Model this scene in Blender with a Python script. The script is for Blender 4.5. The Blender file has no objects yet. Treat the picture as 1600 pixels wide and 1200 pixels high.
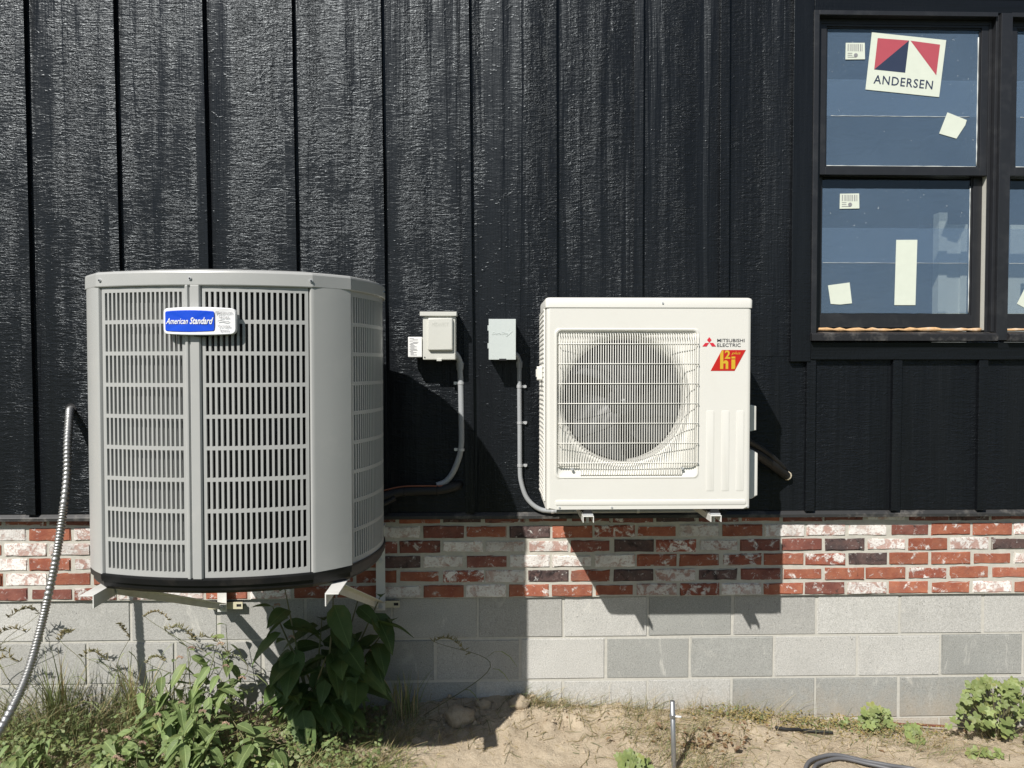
import bpy, bmesh, math, random
from mathutils import Vector, Matrix, noise
random.seed(7)
R = math.radians
S = bpy.context.scene
COL = S.collection

# ------------------------------------------------------------------ camera
cam = bpy.data.cameras.new('camera'); camo = bpy.data.objects.new('camera', cam); COL.objects.link(camo)
cam.sensor_width = 36.0; cam.lens = 36.0 * 1150 / 1600; cam.clip_start = .05; cam.clip_end = 1000
camo.location = (2.1041, -3.4667, 1.7070)
camo.rotation_euler = (Matrix.Rotation(R(-1.503), 3, 'Z') @ Matrix.Rotation(R(88.5), 3, 'X')).to_euler()
S.camera = camo
# ------------------------------------------------------------------ sky and sun
SUN = Vector((.66, 1.0, -1.17)).normalized()            # direction the light travels
W = bpy.data.worlds.new('World'); S.world = W; W.use_nodes = True
wn = W.node_tree
sky = wn.nodes.new('ShaderNodeTexSky'); sky.sky_type = 'NISHITA'; sky.sun_disc = False
sky.sun_elevation = math.asin(-SUN.z); sky.sun_rotation = math.atan2(-SUN.x, -SUN.y)
sky.air_density = 1.0; sky.dust_density = .6; sky.altitude = 200
wn.links.new(sky.outputs[0], wn.nodes['Background'].inputs[0])
wn.nodes['Background'].inputs[1].default_value = .058
sl = bpy.data.lights.new('sun', 'SUN'); sl.energy = 5.0; sl.angle = R(.53); sl.color = (1, .962, .91)
so = bpy.data.objects.new('sun', sl); COL.objects.link(so)
so.rotation_euler = SUN.to_track_quat('-Z', 'Y').to_euler(); so.location = (-4, -8, 9)
vs = S.view_settings
vs.view_transform = 'Standard'; vs.look = 'None'; vs.gamma = 1; vs.use_curve_mapping = False; vs.exposure = 0.24
S.render.engine = 'CYCLES'
S.cycles.max_bounces = 8; S.cycles.transparent_max_bounces = 16

# ------------------------------------------------------------------ mesh helpers
class MB:
    def __init__(s): s.v = []; s.f = []; s.m = []
    def add(s, vs, fs, mi=0):
        b = len(s.v); s.v += [tuple(p) for p in vs]
        for f in fs: s.f.append([b + i for i in f]); s.m.append(mi)
    def box(s, x0, x1, y0, y1, z0, z1, mi=0):
        s.add([(x0,y0,z0),(x1,y0,z0),(x1,y1,z0),(x0,y1,z0),(x0,y0,z1),(x1,y0,z1),(x1,y1,z1),(x0,y1,z1)],
              [(0,3,2,1),(4,5,6,7),(0,1,5,4),(1,2,6,5),(2,3,7,6),(3,0,4,7)], mi); return s
    def prism(s, poly, a0, a1, axis='z', mi=0):
        """closed 2-D polygon extruded along an axis ('z': (x,y); 'y': (x,z); 'x': (y,z))"""
        n = len(poly)
        def P(p, a): return (p[0],p[1],a) if axis=='z' else ((p[0],a,p[1]) if axis=='y' else (a,p[0],p[1]))
        vs = [P(p,a0) for p in poly] + [P(p,a1) for p in poly]
        fs = [list(range(n))[::-1], list(range(n,2*n))] + [(i,(i+1)%n,n+(i+1)%n,n+i) for i in range(n)]
        s.add(vs, fs, mi); return s
    def loft(s, rings, closed=True, cap0=False, cap1=False, mi=0):
        n = len(rings[0]); b = [p for r in rings for p in r]; fs = []
        for k in range(len(rings)-1):
            for i in range(n if closed else n-1):
                j = (i+1) % n; fs.append((k*n+i, k*n+j, (k+1)*n+j, (k+1)*n+i))
        if cap0: fs.append(list(range(n))[::-1])
        if cap1: fs.append([(len(rings)-1)*n+i for i in range(n)])
        s.add(b, fs, mi); return s
    def tube(s, path, r, seg=8, mi=0, rfun=None):
        path = [Vector(p) for p in path]; rings = []; prev = None
        for i, p in enumerate(path):
            t = (path[min(i+1,len(path)-1)] - path[max(i-1,0)]).normalized()
            if prev is None:
                u = t.cross(Vector((0,0,1)));
                if u.length < .1: u = t.cross(Vector((0,1,0)))
            else: u = prev - t*prev.dot(t)
            u.normalize(); prev = u; w = t.cross(u)
            rr = rfun(i) if rfun else (r[i] if isinstance(r,(list,tuple)) else r)
            rings.append([p + (u*math.cos(2*math.pi*k/seg) + w*math.sin(2*math.pi*k/seg))*rr for k in range(seg)])
        s.loft(rings, True, True, True, mi); return s
    def disc(s, c, nrm, r, h, seg=12, mi=0):
        nrm = Vector(nrm).normalized(); c = Vector(c); s.tube([c, c+nrm*h], r, seg, mi); return s
    def mesh(s, name):
        me = bpy.data.meshes.new(name); me.from_pydata(s.v, [], s.f); me.update(); return me
    def build(s, name, mats, parent=None, smooth=False, bevel=0, fix=True):
        me = s.mesh(name)
        if not isinstance(mats, (list,tuple)): mats = [mats]
        for m in mats: me.materials.append(m)
        me.polygons.foreach_set('material_index', s.m)
        if fix:
            bm = bmesh.new(); bm.from_mesh(me); bmesh.ops.recalc_face_normals(bm, faces=bm.faces); bm.to_mesh(me); bm.free()
        if smooth:
            me.polygons.foreach_set('use_smooth', [True]*len(me.polygons))
        o = bpy.data.objects.new(name, me); COL.objects.link(o)
        if parent: attach(o, parent)
        if smooth == 'auto': autosmooth(o)
        if smooth == 'sharp': autosmooth(o, 11)
        if bevel:
            b = o.modifiers.new('bevel', 'BEVEL'); b.width = bevel; b.segments = 2; b.limit_method = 'ANGLE'; b.angle_limit = R(40)
        return o
def autosmooth(o, ang=35):
    me = o.data; bm = bmesh.new(); bm.from_mesh(me)
    for e in bm.edges:
        if len(e.link_faces) == 2 and e.calc_face_angle(0) > R(ang): e.smooth = False
    bm.to_mesh(me); bm.free()
def attach(o, parent):
    o.parent = parent; m = Matrix.Identity(4); p = parent
    while p: m = p.matrix_basis @ m; p = p.parent
    o.matrix_basis = m.inverted() @ o.matrix_basis
def tag(o, label=None, cat=None, group=None, kind=None):
    if label: o['label'] = label
    if cat: o['category'] = cat
    if group: o['group'] = group
    if kind: o['kind'] = kind
    return o
def thing(name, label, cat, loc=(0,0,0), group=None):
    o = bpy.data.objects.new(name, None); COL.objects.link(o); o.location = loc; o.empty_display_size = .05
    return tag(o, label, cat, group)
def smoothpath(pts, n=8):
    pts = [Vector(p) for p in pts]; out = []
    P = [pts[0]*2-pts[1]] + pts + [pts[-1]*2-pts[-2]]
    for i in range(1, len(P)-2):
        a,b,c,d = P[i-1],P[i],P[i+1],P[i+2]
        for k in range(n):
            t = k/n
            out.append(.5*((2*b)+(c-a)*t+(2*a-5*b+4*c-d)*t*t+(3*b-a-3*c+d)*t**3))
    out.append(pts[-1]); return out
def rrect(x0,x1,z0,z1,r,n=5):
    out = []
    for cx,cz,a in ((x1-r,z1-r,0),(x0+r,z1-r,90),(x0+r,z0+r,180),(x1-r,z0+r,270)):
        for k in range(n+1):
            t = R(a+90*k/n); out.append((cx+r*math.cos(t), cz+r*math.sin(t)))
    return out
def text_geo(body, size, shear=0, offset=0, extrude=0, spacing=1.0):
    cu = bpy.data.curves.new('t', 'FONT'); cu.body = body; cu.size = size; cu.shear = shear; cu.offset = offset
    cu.extrude = extrude; cu.space_character = spacing; cu.resolution_u = 3
    o = bpy.data.objects.new('t', cu); COL.objects.link(o)
    dg = bpy.context.evaluated_depsgraph_get(); dg.update()
    me = bpy.data.meshes.new_from_object(o.evaluated_get(dg))
    v = [tuple(p.co) for p in me.vertices]; f = [list(p.vertices) for p in me.polygons]
    bpy.data.objects.remove(o); bpy.data.meshes.remove(me); return v, f
def put_text(mb, body, x0, x1, z, y, height, mi=0, shear=0, offset=0, extrude=0, spacing=1.0, rot=0, pivot=None):
    """flat lettering facing -Y fitted between x0 and x1 with cap height 'height'"""
    v, f = text_geo(body, 1, shear, offset, extrude/height*.7 if extrude else 0, spacing)
    xs = [p[0] for p in v]; zs = [p[1] for p in v]; a, b = min(xs), max(xs)
    sx = (x1-x0)/(b-a); sz = height/.72
    out = []
    for p in v:
        X = x0+(p[0]-a)*sx; Z = z+p[1]*sz; Y = y-p[2]*height
        if rot:
            px, pz = pivot; dx, dz = X-px, Z-pz; c, s_ = math.cos(rot), math.sin(rot); X = px+dx*c-dz*s_; Z = pz+dx*s_+dz*c
        out.append((X, Y, Z))
    mb.add(out, f, mi)

# ------------------------------------------------------------------ material helpers
def newmat(name):
    m = bpy.data.materials.new(name); m.use_nodes = True; nt = m.node_tree
    return m, nt, nt.nodes['Principled BSDF']
def N(nt, typ, **kw):
    n = nt.nodes.new(typ)
    for k, v in kw.items():
        if k.startswith('i_'): n.inputs[k[2:].replace('_',' ')].default_value = v
        else: setattr(n, k, v)
    return n
def LK(nt, a, b): nt.links.new(a, b)
def coords(nt, scale=(1,1,1), rnd=True, space='pos'):
    """world position (or object coordinates) shifted by a random amount for each object"""
    if space == 'pos': src = N(nt,'ShaderNodeNewGeometry').outputs['Position']
    else: src = N(nt,'ShaderNodeTexCoord').outputs['Object']
    if rnd:
        oi = N(nt,'ShaderNodeObjectInfo'); mul = N(nt,'ShaderNodeMath', operation='MULTIPLY'); mul.inputs[1].default_value = 37.0
        LK(nt, oi.outputs['Random'], mul.inputs[0])
        ad = N(nt,'ShaderNodeVectorMath', operation='ADD'); LK(nt, src, ad.inputs[0]); LK(nt, mul.outputs[0], ad.inputs[1]); src = ad.outputs[0]
    mp = N(nt,'ShaderNodeVectorMath', operation='MULTIPLY'); LK(nt, src, mp.inputs[0]); mp.inputs[1].default_value = scale
    return mp.outputs[0]
def noise_(nt, vec, scale, detail=3, rough=.55, dist=0):
    n = N(nt,'ShaderNodeTexNoise'); n.inputs['Scale'].default_value = scale; n.inputs['Detail'].default_value = detail
    n.inputs['Roughness'].default_value = rough; n.inputs['Distortion'].default_value = dist
    LK(nt, vec, n.inputs['Vector']); return n.outputs['Fac']
def ramp(nt, fac, a, b, ca=(0,0,0,1), cb=(1,1,1,1)):
    r = N(nt,'ShaderNodeValToRGB'); r.color_ramp.elements[0].position = a; r.color_ramp.elements[1].position = b
    r.color_ramp.elements[0].color = ca; r.color_ramp.elements[1].color = cb; LK(nt, fac, r.inputs[0]); return r.outputs[0]
def mix(nt, fac, a, b):
    m = N(nt,'ShaderNodeMix', data_type='RGBA')
    if isinstance(fac,(int,float)): m.inputs[0].default_value = fac
    else: LK(nt, fac, m.inputs[0])
    for s_, k in ((a,6),(b,7)):
        if isinstance(s_, tuple): m.inputs[k].default_value = (*s_[:3],1)
        else: LK(nt, s_, m.inputs[k])
    return m.outputs[2]
def math_(nt, op, a, b=0):
    m = N(nt,'ShaderNodeMath', operation=op)
    for s_, k in ((a,0),(b,1)):
        if isinstance(s_,(int,float)): m.inputs[k].default_value = s_
        else: LK(nt, s_, m.inputs[k])
    return m.outputs[0]
def bump(nt, bs, h, strength=.3, dist=.002):
    b = N(nt,'ShaderNodeBump'); b.inputs['Strength'].default_value = strength; b.inputs['Distance'].default_value = dist
    LK(nt, h, b.inputs['Height']); LK(nt, b.outputs[0], bs.inputs['Normal'])
def paint(name, col, rough=.45, var=.06, metal=0, scale=25, bmp=0, bscale=300, spec=.5, dirt=None):
    m, nt, bs = newmat(name); c = coords(nt)
    n = noise_(nt, c, scale, 4)
    lo = tuple(x*(1-var) for x in col); hi = tuple(min(1,x*(1+var)) for x in col)
    cc = mix(nt, n, lo, hi)
    if dirt:
        d = ramp(nt, noise_(nt, c, 9, 7, .65), .52, .72); cc = mix(nt, math_(nt,'MULTIPLY',d,dirt[1]), cc, dirt[0])
    LK(nt, cc, bs.inputs['Base Color'])
    r = N(nt,'ShaderNodeMapRange'); r.inputs['To Min'].default_value = max(0,rough-.07); r.inputs['To Max'].default_value = min(1,rough+.07)
    LK(nt, noise_(nt, c, 14, 5), r.inputs['Value']); LK(nt, r.outputs[0], bs.inputs['Roughness'])
    bs.inputs['Metallic'].default_value = metal; bs.inputs['Specular IOR Level'].default_value = spec
    if bmp: bump(nt, bs, noise_(nt, c, bscale, 2), bmp, .001)
    return m

# siding: black paint over embossed wood grain
def siding_mat(name, axis='z', amp=1.0):
    m, nt, bs = newmat(name)
    sw = (lambda a,b: (a,1,b)) if axis == 'z' else (lambda a,b: (b,1,a))
    strip = ramp(nt, noise_(nt, coords(nt, sw(8,.30)), 1, 2, .5, .5), .36, .60, (.22,.22,.22,1))
    strip2 = ramp(nt, noise_(nt, coords(nt, sw(15,.55)), 1, 2, .5, .3), .40, .52)
    chat = ramp(nt, noise_(nt, coords(nt, sw(15,70)), 1, 2, .6, 1.0), .40, .62)
    chat2 = ramp(nt, noise_(nt, coords(nt, sw(62,190)), 1, 2, .6, .8), .36, .66)
    grain = noise_(nt, coords(nt, sw(190,4)), 1, 3, .6, .3)
    cath = N(nt,'ShaderNodeTexWave', wave_type='RINGS', rings_direction='Y', wave_profile='SAW'); cath.inputs['Scale'].default_value = 7
    cath.inputs['Distortion'].default_value = 3.5; cath.inputs['Detail'].default_value = 2; cath.inputs['Detail Scale'].default_value = 1.2
    LK(nt, coords(nt, sw(3.2,.42)), cath.inputs['Vector'])
    peb = noise_(nt, coords(nt, sw(95,120)), 1, 1, .5, .4)
    drops = ramp(nt, noise_(nt, coords(nt, sw(52,64)), 1, 1, .5), .64, .76)
    wave = noise_(nt, coords(nt, sw(15,.8)), 1, 3)
    A = lambda x, k: math_(nt,'MULTIPLY',x,k)
    patch = N(nt,'ShaderNodeMapRange'); patch.inputs['From Min'].default_value = .38; patch.inputs['From Max'].default_value = .62; patch.inputs['To Min'].default_value = .45; patch.inputs['To Max'].default_value = 1.15
    LK(nt, noise_(nt, coords(nt, sw(10,4.5)), 1, 3, .6, .6), patch.inputs['Value'])
    rough_part = math_(nt,'MULTIPLY', math_(nt,'ADD', math_(nt,'ADD',A(chat,.72), A(chat2,.42)), A(peb,.22)), patch.outputs[0])
    grain_part = math_(nt,'ADD', math_(nt,'ADD',A(grain,.75), A(peb,.12)), A(math_(nt,'MULTIPLY',cath.outputs['Fac'],strip2),1.7))
    hgt = math_(nt,'ADD', math_(nt,'MULTIPLY',rough_part,strip), math_(nt,'MULTIPLY',grain_part,math_(nt,'SUBTRACT',1.2,strip)))
    hgt = math_(nt,'ADD', math_(nt,'ADD',hgt, A(drops,.45)), A(wave,2.5))
    bump(nt, bs, hgt, .50*amp, .0042)
    LK(nt, mix(nt, noise_(nt, coords(nt, sw(40,3)), 1, 4), (.0050,.0058,.0072), (.0085,.0098,.012)), bs.inputs['Base Color'])
    bs.inputs['Specular Tint'].default_value = (.87,.95,1.0,1)
    r = N(nt,'ShaderNodeMapRange'); r.inputs['To Min'].default_value = .25; r.inputs['To Max'].default_value = .39
    LK(nt, noise_(nt, coords(nt, sw(18,1.2)), 1, 3), r.inputs['Value']); LK(nt, r.outputs[0], bs.inputs['Roughness'])
    bs.inputs['Specular IOR Level'].default_value = .31
    return m
M_side = siding_mat('siding_paint'); M_batten = siding_mat('batten_paint','z',.8); M_trim_v = siding_mat('trim_paint_upright', 'z', .45); M_trim_h = siding_mat('trim_paint_level', 'x', .45)

def brick_mat(name, A, B, white, dark, wcol=(.80,.78,.74)):
    m, nt, bs = newmat(name); c = coords(nt, (1,1,1), True, 'obj')
    base = mix(nt, ramp(nt, noise_(nt, c, 16, 5, .6), .35, .65), A, B)
    lines = noise_(nt, coords(nt, (6,1,160), True, 'obj'), 1, 3)
    base = mix(nt, math_(nt,'MULTIPLY', ramp(nt, lines, .55, .7), .35), base, tuple(x*.6 for x in A))
    dk = ramp(nt, noise_(nt, c, 19, 6, .62, .6), .66-dark*.42, .78-dark*.42)
    base = mix(nt, dk, base, (.035,.026,.026))
    wash = ramp(nt, noise_(nt, c, 24, 8, .68, .5), .72-white*.5, .80-white*.5)
    fleck = ramp(nt, noise_(nt, c, 62, 6, .72), .60, .70)
    w = math_(nt,'MAXIMUM', math_(nt,'MULTIPLY',wash,.9), math_(nt,'MULTIPLY',fleck,.42))
    pit = ramp(nt, noise_(nt, c, 110, 4, .7), .36, .44)
    w = math_(nt,'MULTIPLY', w, pit)
    col = mix(nt, w, base, wcol)
    sp3 = N(nt,'ShaderNodeSeparateXYZ'); LK(nt, N(nt,'ShaderNodeTexCoord').outputs['Object'], sp3.inputs[0])
    ex = math_(nt,'MULTIPLY', math_(nt,'ABSOLUTE',sp3.outputs[0]), 1/.0955); ez = math_(nt,'MULTIPLY', math_(nt,'ABSOLUTE',sp3.outputs[2]), 1/.029)
    edge = math_(nt,'ADD', math_(nt,'POWER', math_(nt,'MAXIMUM',ex,ez), 5), math_(nt,'MULTIPLY', noise_(nt, c, 45, 5, .7), .9))
    col = mix(nt, math_(nt,'MULTIPLY', ramp(nt, edge, 1.02, 1.35), .75), col, (.47,.45,.40))
    grime = ramp(nt, noise_(nt, c, 9, 5, .65), .50, .75); col = mix(nt, math_(nt,'MULTIPLY',grime,.4), col, (.20,.15,.13))
    hs = N(nt,'ShaderNodeHueSaturation'); oi = N(nt,'ShaderNodeObjectInfo'); mr = N(nt,'ShaderNodeMapRange')
    mr.inputs['To Min'].default_value = .80; mr.inputs['To Max'].default_value = 1.15
    LK(nt, oi.outputs['Random'], mr.inputs['Value']); LK(nt, mr.outputs[0], hs.inputs['Value']); LK(nt, col, hs.inputs['Color'])
    LK(nt, hs.outputs[0], bs.inputs['Base Color']); bs.inputs['Roughness'].default_value = .88; bs.inputs['Specular IOR Level'].default_value = .25
    h = math_(nt,'ADD', noise_(nt, c, 90, 5, .7), math_(nt,'MULTIPLY', w, .4)); bump(nt, bs, h, .8, .003)
    return m
MBR = {
 'r': brick_mat('brick_red', (.40,.15,.088), (.29,.092,.058), .29, .0),
 'b': brick_mat('brick_brown', (.29,.115,.085), (.19,.07,.055), .30, .14),
 'w': brick_mat('brick_whitewashed', (.50,.34,.29), (.64,.56,.51), .62, .0),
 'p': brick_mat('brick_pink', (.52,.37,.32), (.46,.28,.235), .56, .0),
 'd': brick_mat('brick_dark', (.15,.09,.08), (.085,.062,.06), .24, .34),
 'm': brick_mat('brick_mixed', (.36,.115,.07), (.24,.08,.058), .44, .1)}
def block_mat(name, A, B):
    m, nt, bs = newmat(name); c = coords(nt)
    sp = ramp(nt, noise_(nt, c, 190, 4, .8), .38, .62)
    col = mix(nt, sp, A, B)
    big = ramp(nt, noise_(nt, c, 7, 5, .6), .35, .7); col = mix(nt, math_(nt,'MULTIPLY',big,.22), col, tuple(x*.72 for x in A))
    st = ramp(nt, noise_(nt, c, 5, 6, .7, .8), .62, .74); col = mix(nt, math_(nt,'MULTIPLY',st,.35), col, (.62,.6,.55))
    pits = ramp(nt, noise_(nt, c, 120, 4, .75), .31, .37); col = mix(nt, pits, tuple(x*.5 for x in A), col)
    sp3 = N(nt,'ShaderNodeSeparateXYZ'); LK(nt, N(nt,'ShaderNodeNewGeometry').outputs['Position'], sp3.inputs[0])
    spl = ramp(nt, math_(nt,'ADD', math_(nt,'MULTIPLY',sp3.outputs[2],-2.2), math_(nt,'MULTIPLY',noise_(nt, coords(nt,rnd=False), 13, 6, .7),.9)), .08, .55)
    col = mix(nt, math_(nt,'MULTIPLY',spl,.5), col, (.44,.36,.26))
    smr = ramp(nt, noise_(nt, coords(nt,(1,1,.4)), 11, 7, .72, 1.2), .60, .68); col = mix(nt, math_(nt,'MULTIPLY',smr,.45), col, (.68,.66,.60))
    hs = N(nt,'ShaderNodeHueSaturation'); oi = N(nt,'ShaderNodeObjectInfo'); mr = N(nt,'ShaderNodeMapRange')
    mr.inputs['To Min'].default_value = .93; mr.inputs['To Max'].default_value = 1.06
    LK(nt, oi.outputs['Random'], mr.inputs['Value']); LK(nt, mr.outputs[0], hs.inputs['Value']); LK(nt, col, hs.inputs['Color'])
    LK(nt, hs.outputs[0], bs.inputs['Base Color']); bs.inputs['Roughness'].default_value = .93; bs.inputs['Specular IOR Level'].default_value = .2
    bump(nt, bs, math_(nt,'ADD',noise_(nt, c, 210, 4, .75),math_(nt,'MULTIPLY',pits,.3)), .9, .0025)
    return m
MBL = {'l': block_mat('block_pale', (.41,.405,.375), (.63,.62,.585)), 'm': block_mat('block_mid', (.34,.335,.31), (.50,.495,.465)),
       'd': block_mat('block_grey', (.28,.285,.265), (.42,.42,.395))}
M_mortar = paint('mortar', (.50,.485,.435), .95, .18, 0, 60, .7, 220, .15)
M_mortar_b = paint('brick_mortar', (.50,.48,.42), .95, .2, 0, 45, .8, 180, .15)
M_flash = paint('flashing_metal', (.03,.03,.03), .5, .2, 0, 30, .1, 90, .5, ((.2,.185,.165),.8))
M_gap = paint('dark_gap', (.01,.01,.01), .9)
M_grey = paint('condenser_grey', (.40,.403,.388), .34, .05, 0, 5, .03, 500, .5, ((.56,.55,.51),.16))
M_grey2 = paint('condenser_inner_grey', (.27,.275,.27), .5, .04)
M_coil = paint('coil_fins', (.014,.014,.016), .35, .5, 0, 120, .5, 400, .5, ((.10,.10,.105),.5))
M_base = paint('base_pan_black', (.008,.008,.0085), .42, .3, 0, 14, .1, 120, .4, ((.06,.05,.042),.35))
M_steel = paint('bracket_white_paint', (.68,.67,.63), .42, .05, 0, 20, .05, 200, .5, ((.4,.36,.28),.35))
M_zinc = paint('zinc', (.62,.63,.64), .38, .1, .45, 60)
M_cream = paint('heat_pump_cream', (.71,.695,.64), .40, .03, 0, 4, .02, 600, .45, ((.62,.59,.52),.14))
M_creamw = paint('fan_guard_cream', (.76,.745,.69), .4, .02)
M_fan = paint('fan_plastic_grey', (.05,.053,.056), .5, .1)
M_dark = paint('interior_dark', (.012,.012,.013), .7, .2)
M_boxw = paint('disconnect_ivory', (.60,.60,.545), .48, .02, 0, 12, .04, 350)
M_boxg = paint('disconnect_pale_green_grey', (.54,.585,.565), .45, .02, 0, 12, .03, 350)
M_label = paint('label_white', (.82,.82,.8), .5, .02); M_ink = paint('print_grey', (.25,.25,.26), .6); M_inkd = paint('print_dark', (.05,.052,.06), .55)
M_pvc = paint('conduit_grey', (.34,.355,.365), .4, .06); M_ins = paint('pipe_insulation_black', (.014,.014,.014), .62, .3, 0, 40, .3, 160)
M_copper = paint('orange_wire', (.30,.10,.05), .45); M_foam = paint('foam_end', (.6,.52,.38), .8, .2)
M_blue = paint('badge_blue', (.006,.07,.62), .28, .01); M_white = paint('badge_white', (.84,.84,.84), .25, .01)
M_red = paint('logo_red', (.62,.025,.045), .4, .02); M_gold = paint('logo_gold', (.62,.40,.03), .4, .12, 0, 60); M_red2 = paint('badge_red', (.50,.016,.012), .4, .02)
M_wframe = paint('window_frame_black', (.017,.018,.021), .42, .2, 0, 30, .05, 200, .5, ((.1,.1,.1),.18))
M_vinyl = paint('jamb_vinyl', (.60,.585,.52), .5, .05); M_tan = paint('sill_wood_raw', (.58,.36,.18), .8, .4, 0, 90, .9, 120, .3, ((.7,.66,.58),.8))
M_dust = paint('sill_dust', (.018,.018,.02), .5, .4, 0, 60, .2, 200, .4, ((.35,.33,.3),.35))
M_paper = paint('sticker_paper', (.66,.70,.60), .6, .06, 0, 30, .5, 26); M_stred = paint('sticker_red', (.44,.075,.10), .6); M_stnavy = paint('sticker_navy', (.022,.035,.075), .6)
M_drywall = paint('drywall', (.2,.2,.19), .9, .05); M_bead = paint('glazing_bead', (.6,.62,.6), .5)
M_rust = paint('rusty_steel', (.16,.055,.03), .8, .3, 0, 60, .3); M_cable = paint('cable_grey', (.11,.11,.115), .5, .2)
M_galv = paint('galvanised', (.34,.345,.35), .42, .2, .75, 50, .1, 160)
# ribbed flexible metal conduit
M_flex, nt, bs = newmat('flex_metal'); LK(nt, mix(nt, noise_(nt, coords(nt), 60, 3), (.28,.28,.275), (.4,.4,.39)), bs.inputs['Base Color'])
bs.inputs['Metallic'].default_value = .8; bs.inputs['Roughness'].default_value = .45
# glass and film
M_glass, nt, bs = newmat('window_glass'); nt.nodes.remove(bs)
tr = N(nt,'ShaderNodeBsdfTransparent'); tr.inputs[0].default_value = (.90,.935,.93,1); gl = N(nt,'ShaderNodeBsdfGlossy'); gl.inputs['Roughness'].default_value = .015
fr = N(nt,'ShaderNodeLayerWeight'); mx = N(nt,'ShaderNodeMixShader')
LK(nt, math_(nt,'ADD', math_(nt,'MULTIPLY', math_(nt,'POWER',fr.outputs['Facing'],4), .6), .05), mx.inputs[0]); LK(nt, tr.outputs[0], mx.inputs[1]); LK(nt, gl.outputs[0], mx.inputs[2]); LK(nt, mx.outputs[0], nt.nodes['Material Output'].inputs[0])
M_film, nt, bs = newmat('protective_film')
c = coords(nt); LK(nt, mix(nt, ramp(nt, noise_(nt, c, 85, 2, .5), .735, .75), mix(nt, noise_(nt, c, 3, 4), (.145,.23,.355), (.185,.27,.38)), (.75,.8,.8)), bs.inputs['Base Color']); bs.inputs['Roughness'].default_value = .35
tr = N(nt,'ShaderNodeBsdfTransparent'); mx = N(nt,'ShaderNodeMixShader')
sc = ramp(nt, noise_(nt, coords(nt,(1,1,1)), 75, 2, .5), .78, .8)
LK(nt, math_(nt,'ADD', math_(nt,'MULTIPLY',noise_(nt, c, 4, 5), .14), .36), mx.inputs[0]); LK(nt, tr.outputs[0], mx.inputs[1]); LK(nt, bs.outputs[0], mx.inputs[2]); LK(nt, mx.outputs[0], nt.nodes['Material Output'].inputs[0])
bump(nt, bs, noise_(nt, coords(nt,(1,1,2.5)), 9, 4, .6, 1.5), .5, .004)
# soil
M_soil, nt, bs = newmat('dry_soil'); c = coords(nt, rnd=False)
col = mix(nt, ramp(nt, noise_(nt, c, 5, 6, .6), .3, .7), (.42,.34,.24), (.54,.455,.335))
col = mix(nt, math_(nt,'MULTIPLY',ramp(nt, noise_(nt, c, 60, 6, .75), .5, .68),.6), col, (.31,.235,.155))
col = mix(nt, math_(nt,'MULTIPLY',ramp(nt, noise_(nt, c, 190, 3, .6), .62, .7),.5), col, (.66,.57,.44))
sx = N(nt,'ShaderNodeSeparateXYZ'); LK(nt, N(nt,'ShaderNodeNewGeometry').outputs['Position'], sx.inputs[0])
unseen_lawn = ramp(nt, math_(nt,'ADD', math_(nt,'MULTIPLY',sx.outputs[1],-.25), math_(nt,'MULTIPLY',noise_(nt, c, 2.5, 4),.3)), .30, .42)  # dark lawn out of view, added to weaken light bounced off the ground
col = mix(nt, unseen_lawn, col, mix(nt, noise_(nt, c, 8, 6), (.035,.05,.018), (.10,.105,.045)))
LK(nt, col, bs.inputs['Base Color']); bs.inputs['Roughness'].default_value = .97; bs.inputs['Specular IOR Level'].default_value = .12
bump(nt, bs, math_(nt,'ADD',noise_(nt, c, 55, 7, .72),math_(nt,'MULTIPLY',noise_(nt, c, 260, 3),.35)), .9, .012)
def leaf_mat(name, a, b, tl=.25, veins=True, yellow=.0):
    m, nt, bs = newmat(name); c = coords(nt)
    col = mix(nt, ramp(nt, noise_(nt, c, 14, 4), .3, .7), a, b)
    oi = N(nt,'ShaderNodeObjectInfo'); mr = N(nt,'ShaderNodeMapRange'); mr.inputs['To Min'].default_value = .75; mr.inputs['To Max'].default_value = 1.25
    hs = N(nt,'ShaderNodeHueSaturation'); LK(nt, oi.outputs['Random'], mr.inputs['Value']); LK(nt, mr.outputs[0], hs.inputs['Value']); LK(nt, col, hs.inputs['Color'])
    col = hs.outputs[0]
    if yellow: col = mix(nt, math_(nt,'MULTIPLY',ramp(nt, noise_(nt, coords(nt), 11, 4), .55, .7),yellow), col, (.30,.24,.05))
    hgt = noise_(nt, c, 160, 3)
    if veins:
        sp = N(nt,'ShaderNodeSeparateXYZ'); LK(nt, N(nt,'ShaderNodeTexCoord').outputs['Object'], sp.inputs[0]); ay = math_(nt,'ABSOLUTE',sp.outputs[1])
        rib = ramp(nt, ay, .0004, .0022, (1,1,1,1), (0,0,0,1))
        sd = math_(nt,'ABSOLUTE', math_(nt,'SINE', math_(nt,'MULTIPLY', math_(nt,'SUBTRACT',sp.outputs[0],math_(nt,'MULTIPLY',ay,.9)), 240)))
        sv = ramp(nt, sd, .02, .22, (1,1,1,1), (0,0,0,1)); vn = math_(nt,'MAXIMUM', rib, math_(nt,'MULTIPLY',sv,.5))
        col = mix(nt, math_(nt,'MULTIPLY',vn,.42), col, tuple(min(1,x*2.0) for x in b)); hgt = math_(nt,'SUBTRACT', hgt, math_(nt,'MULTIPLY',vn,.9))
    LK(nt, col, bs.inputs['Base Color']); bs.inputs['Roughness'].default_value = .5; bs.inputs['Specular IOR Level'].default_value = .35
    bump(nt, bs, hgt, .45, .002)
    t = N(nt,'ShaderNodeBsdfTranslucent'); LK(nt, col, t.inputs[0]); mx = N(nt,'ShaderNodeMixShader'); mx.inputs[0].default_value = tl
    LK(nt, bs.outputs[0], mx.inputs[1]); LK(nt, t.outputs[0], mx.inputs[2]); LK(nt, mx.outputs[0], nt.nodes['Material Output'].inputs[0]); return m
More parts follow.
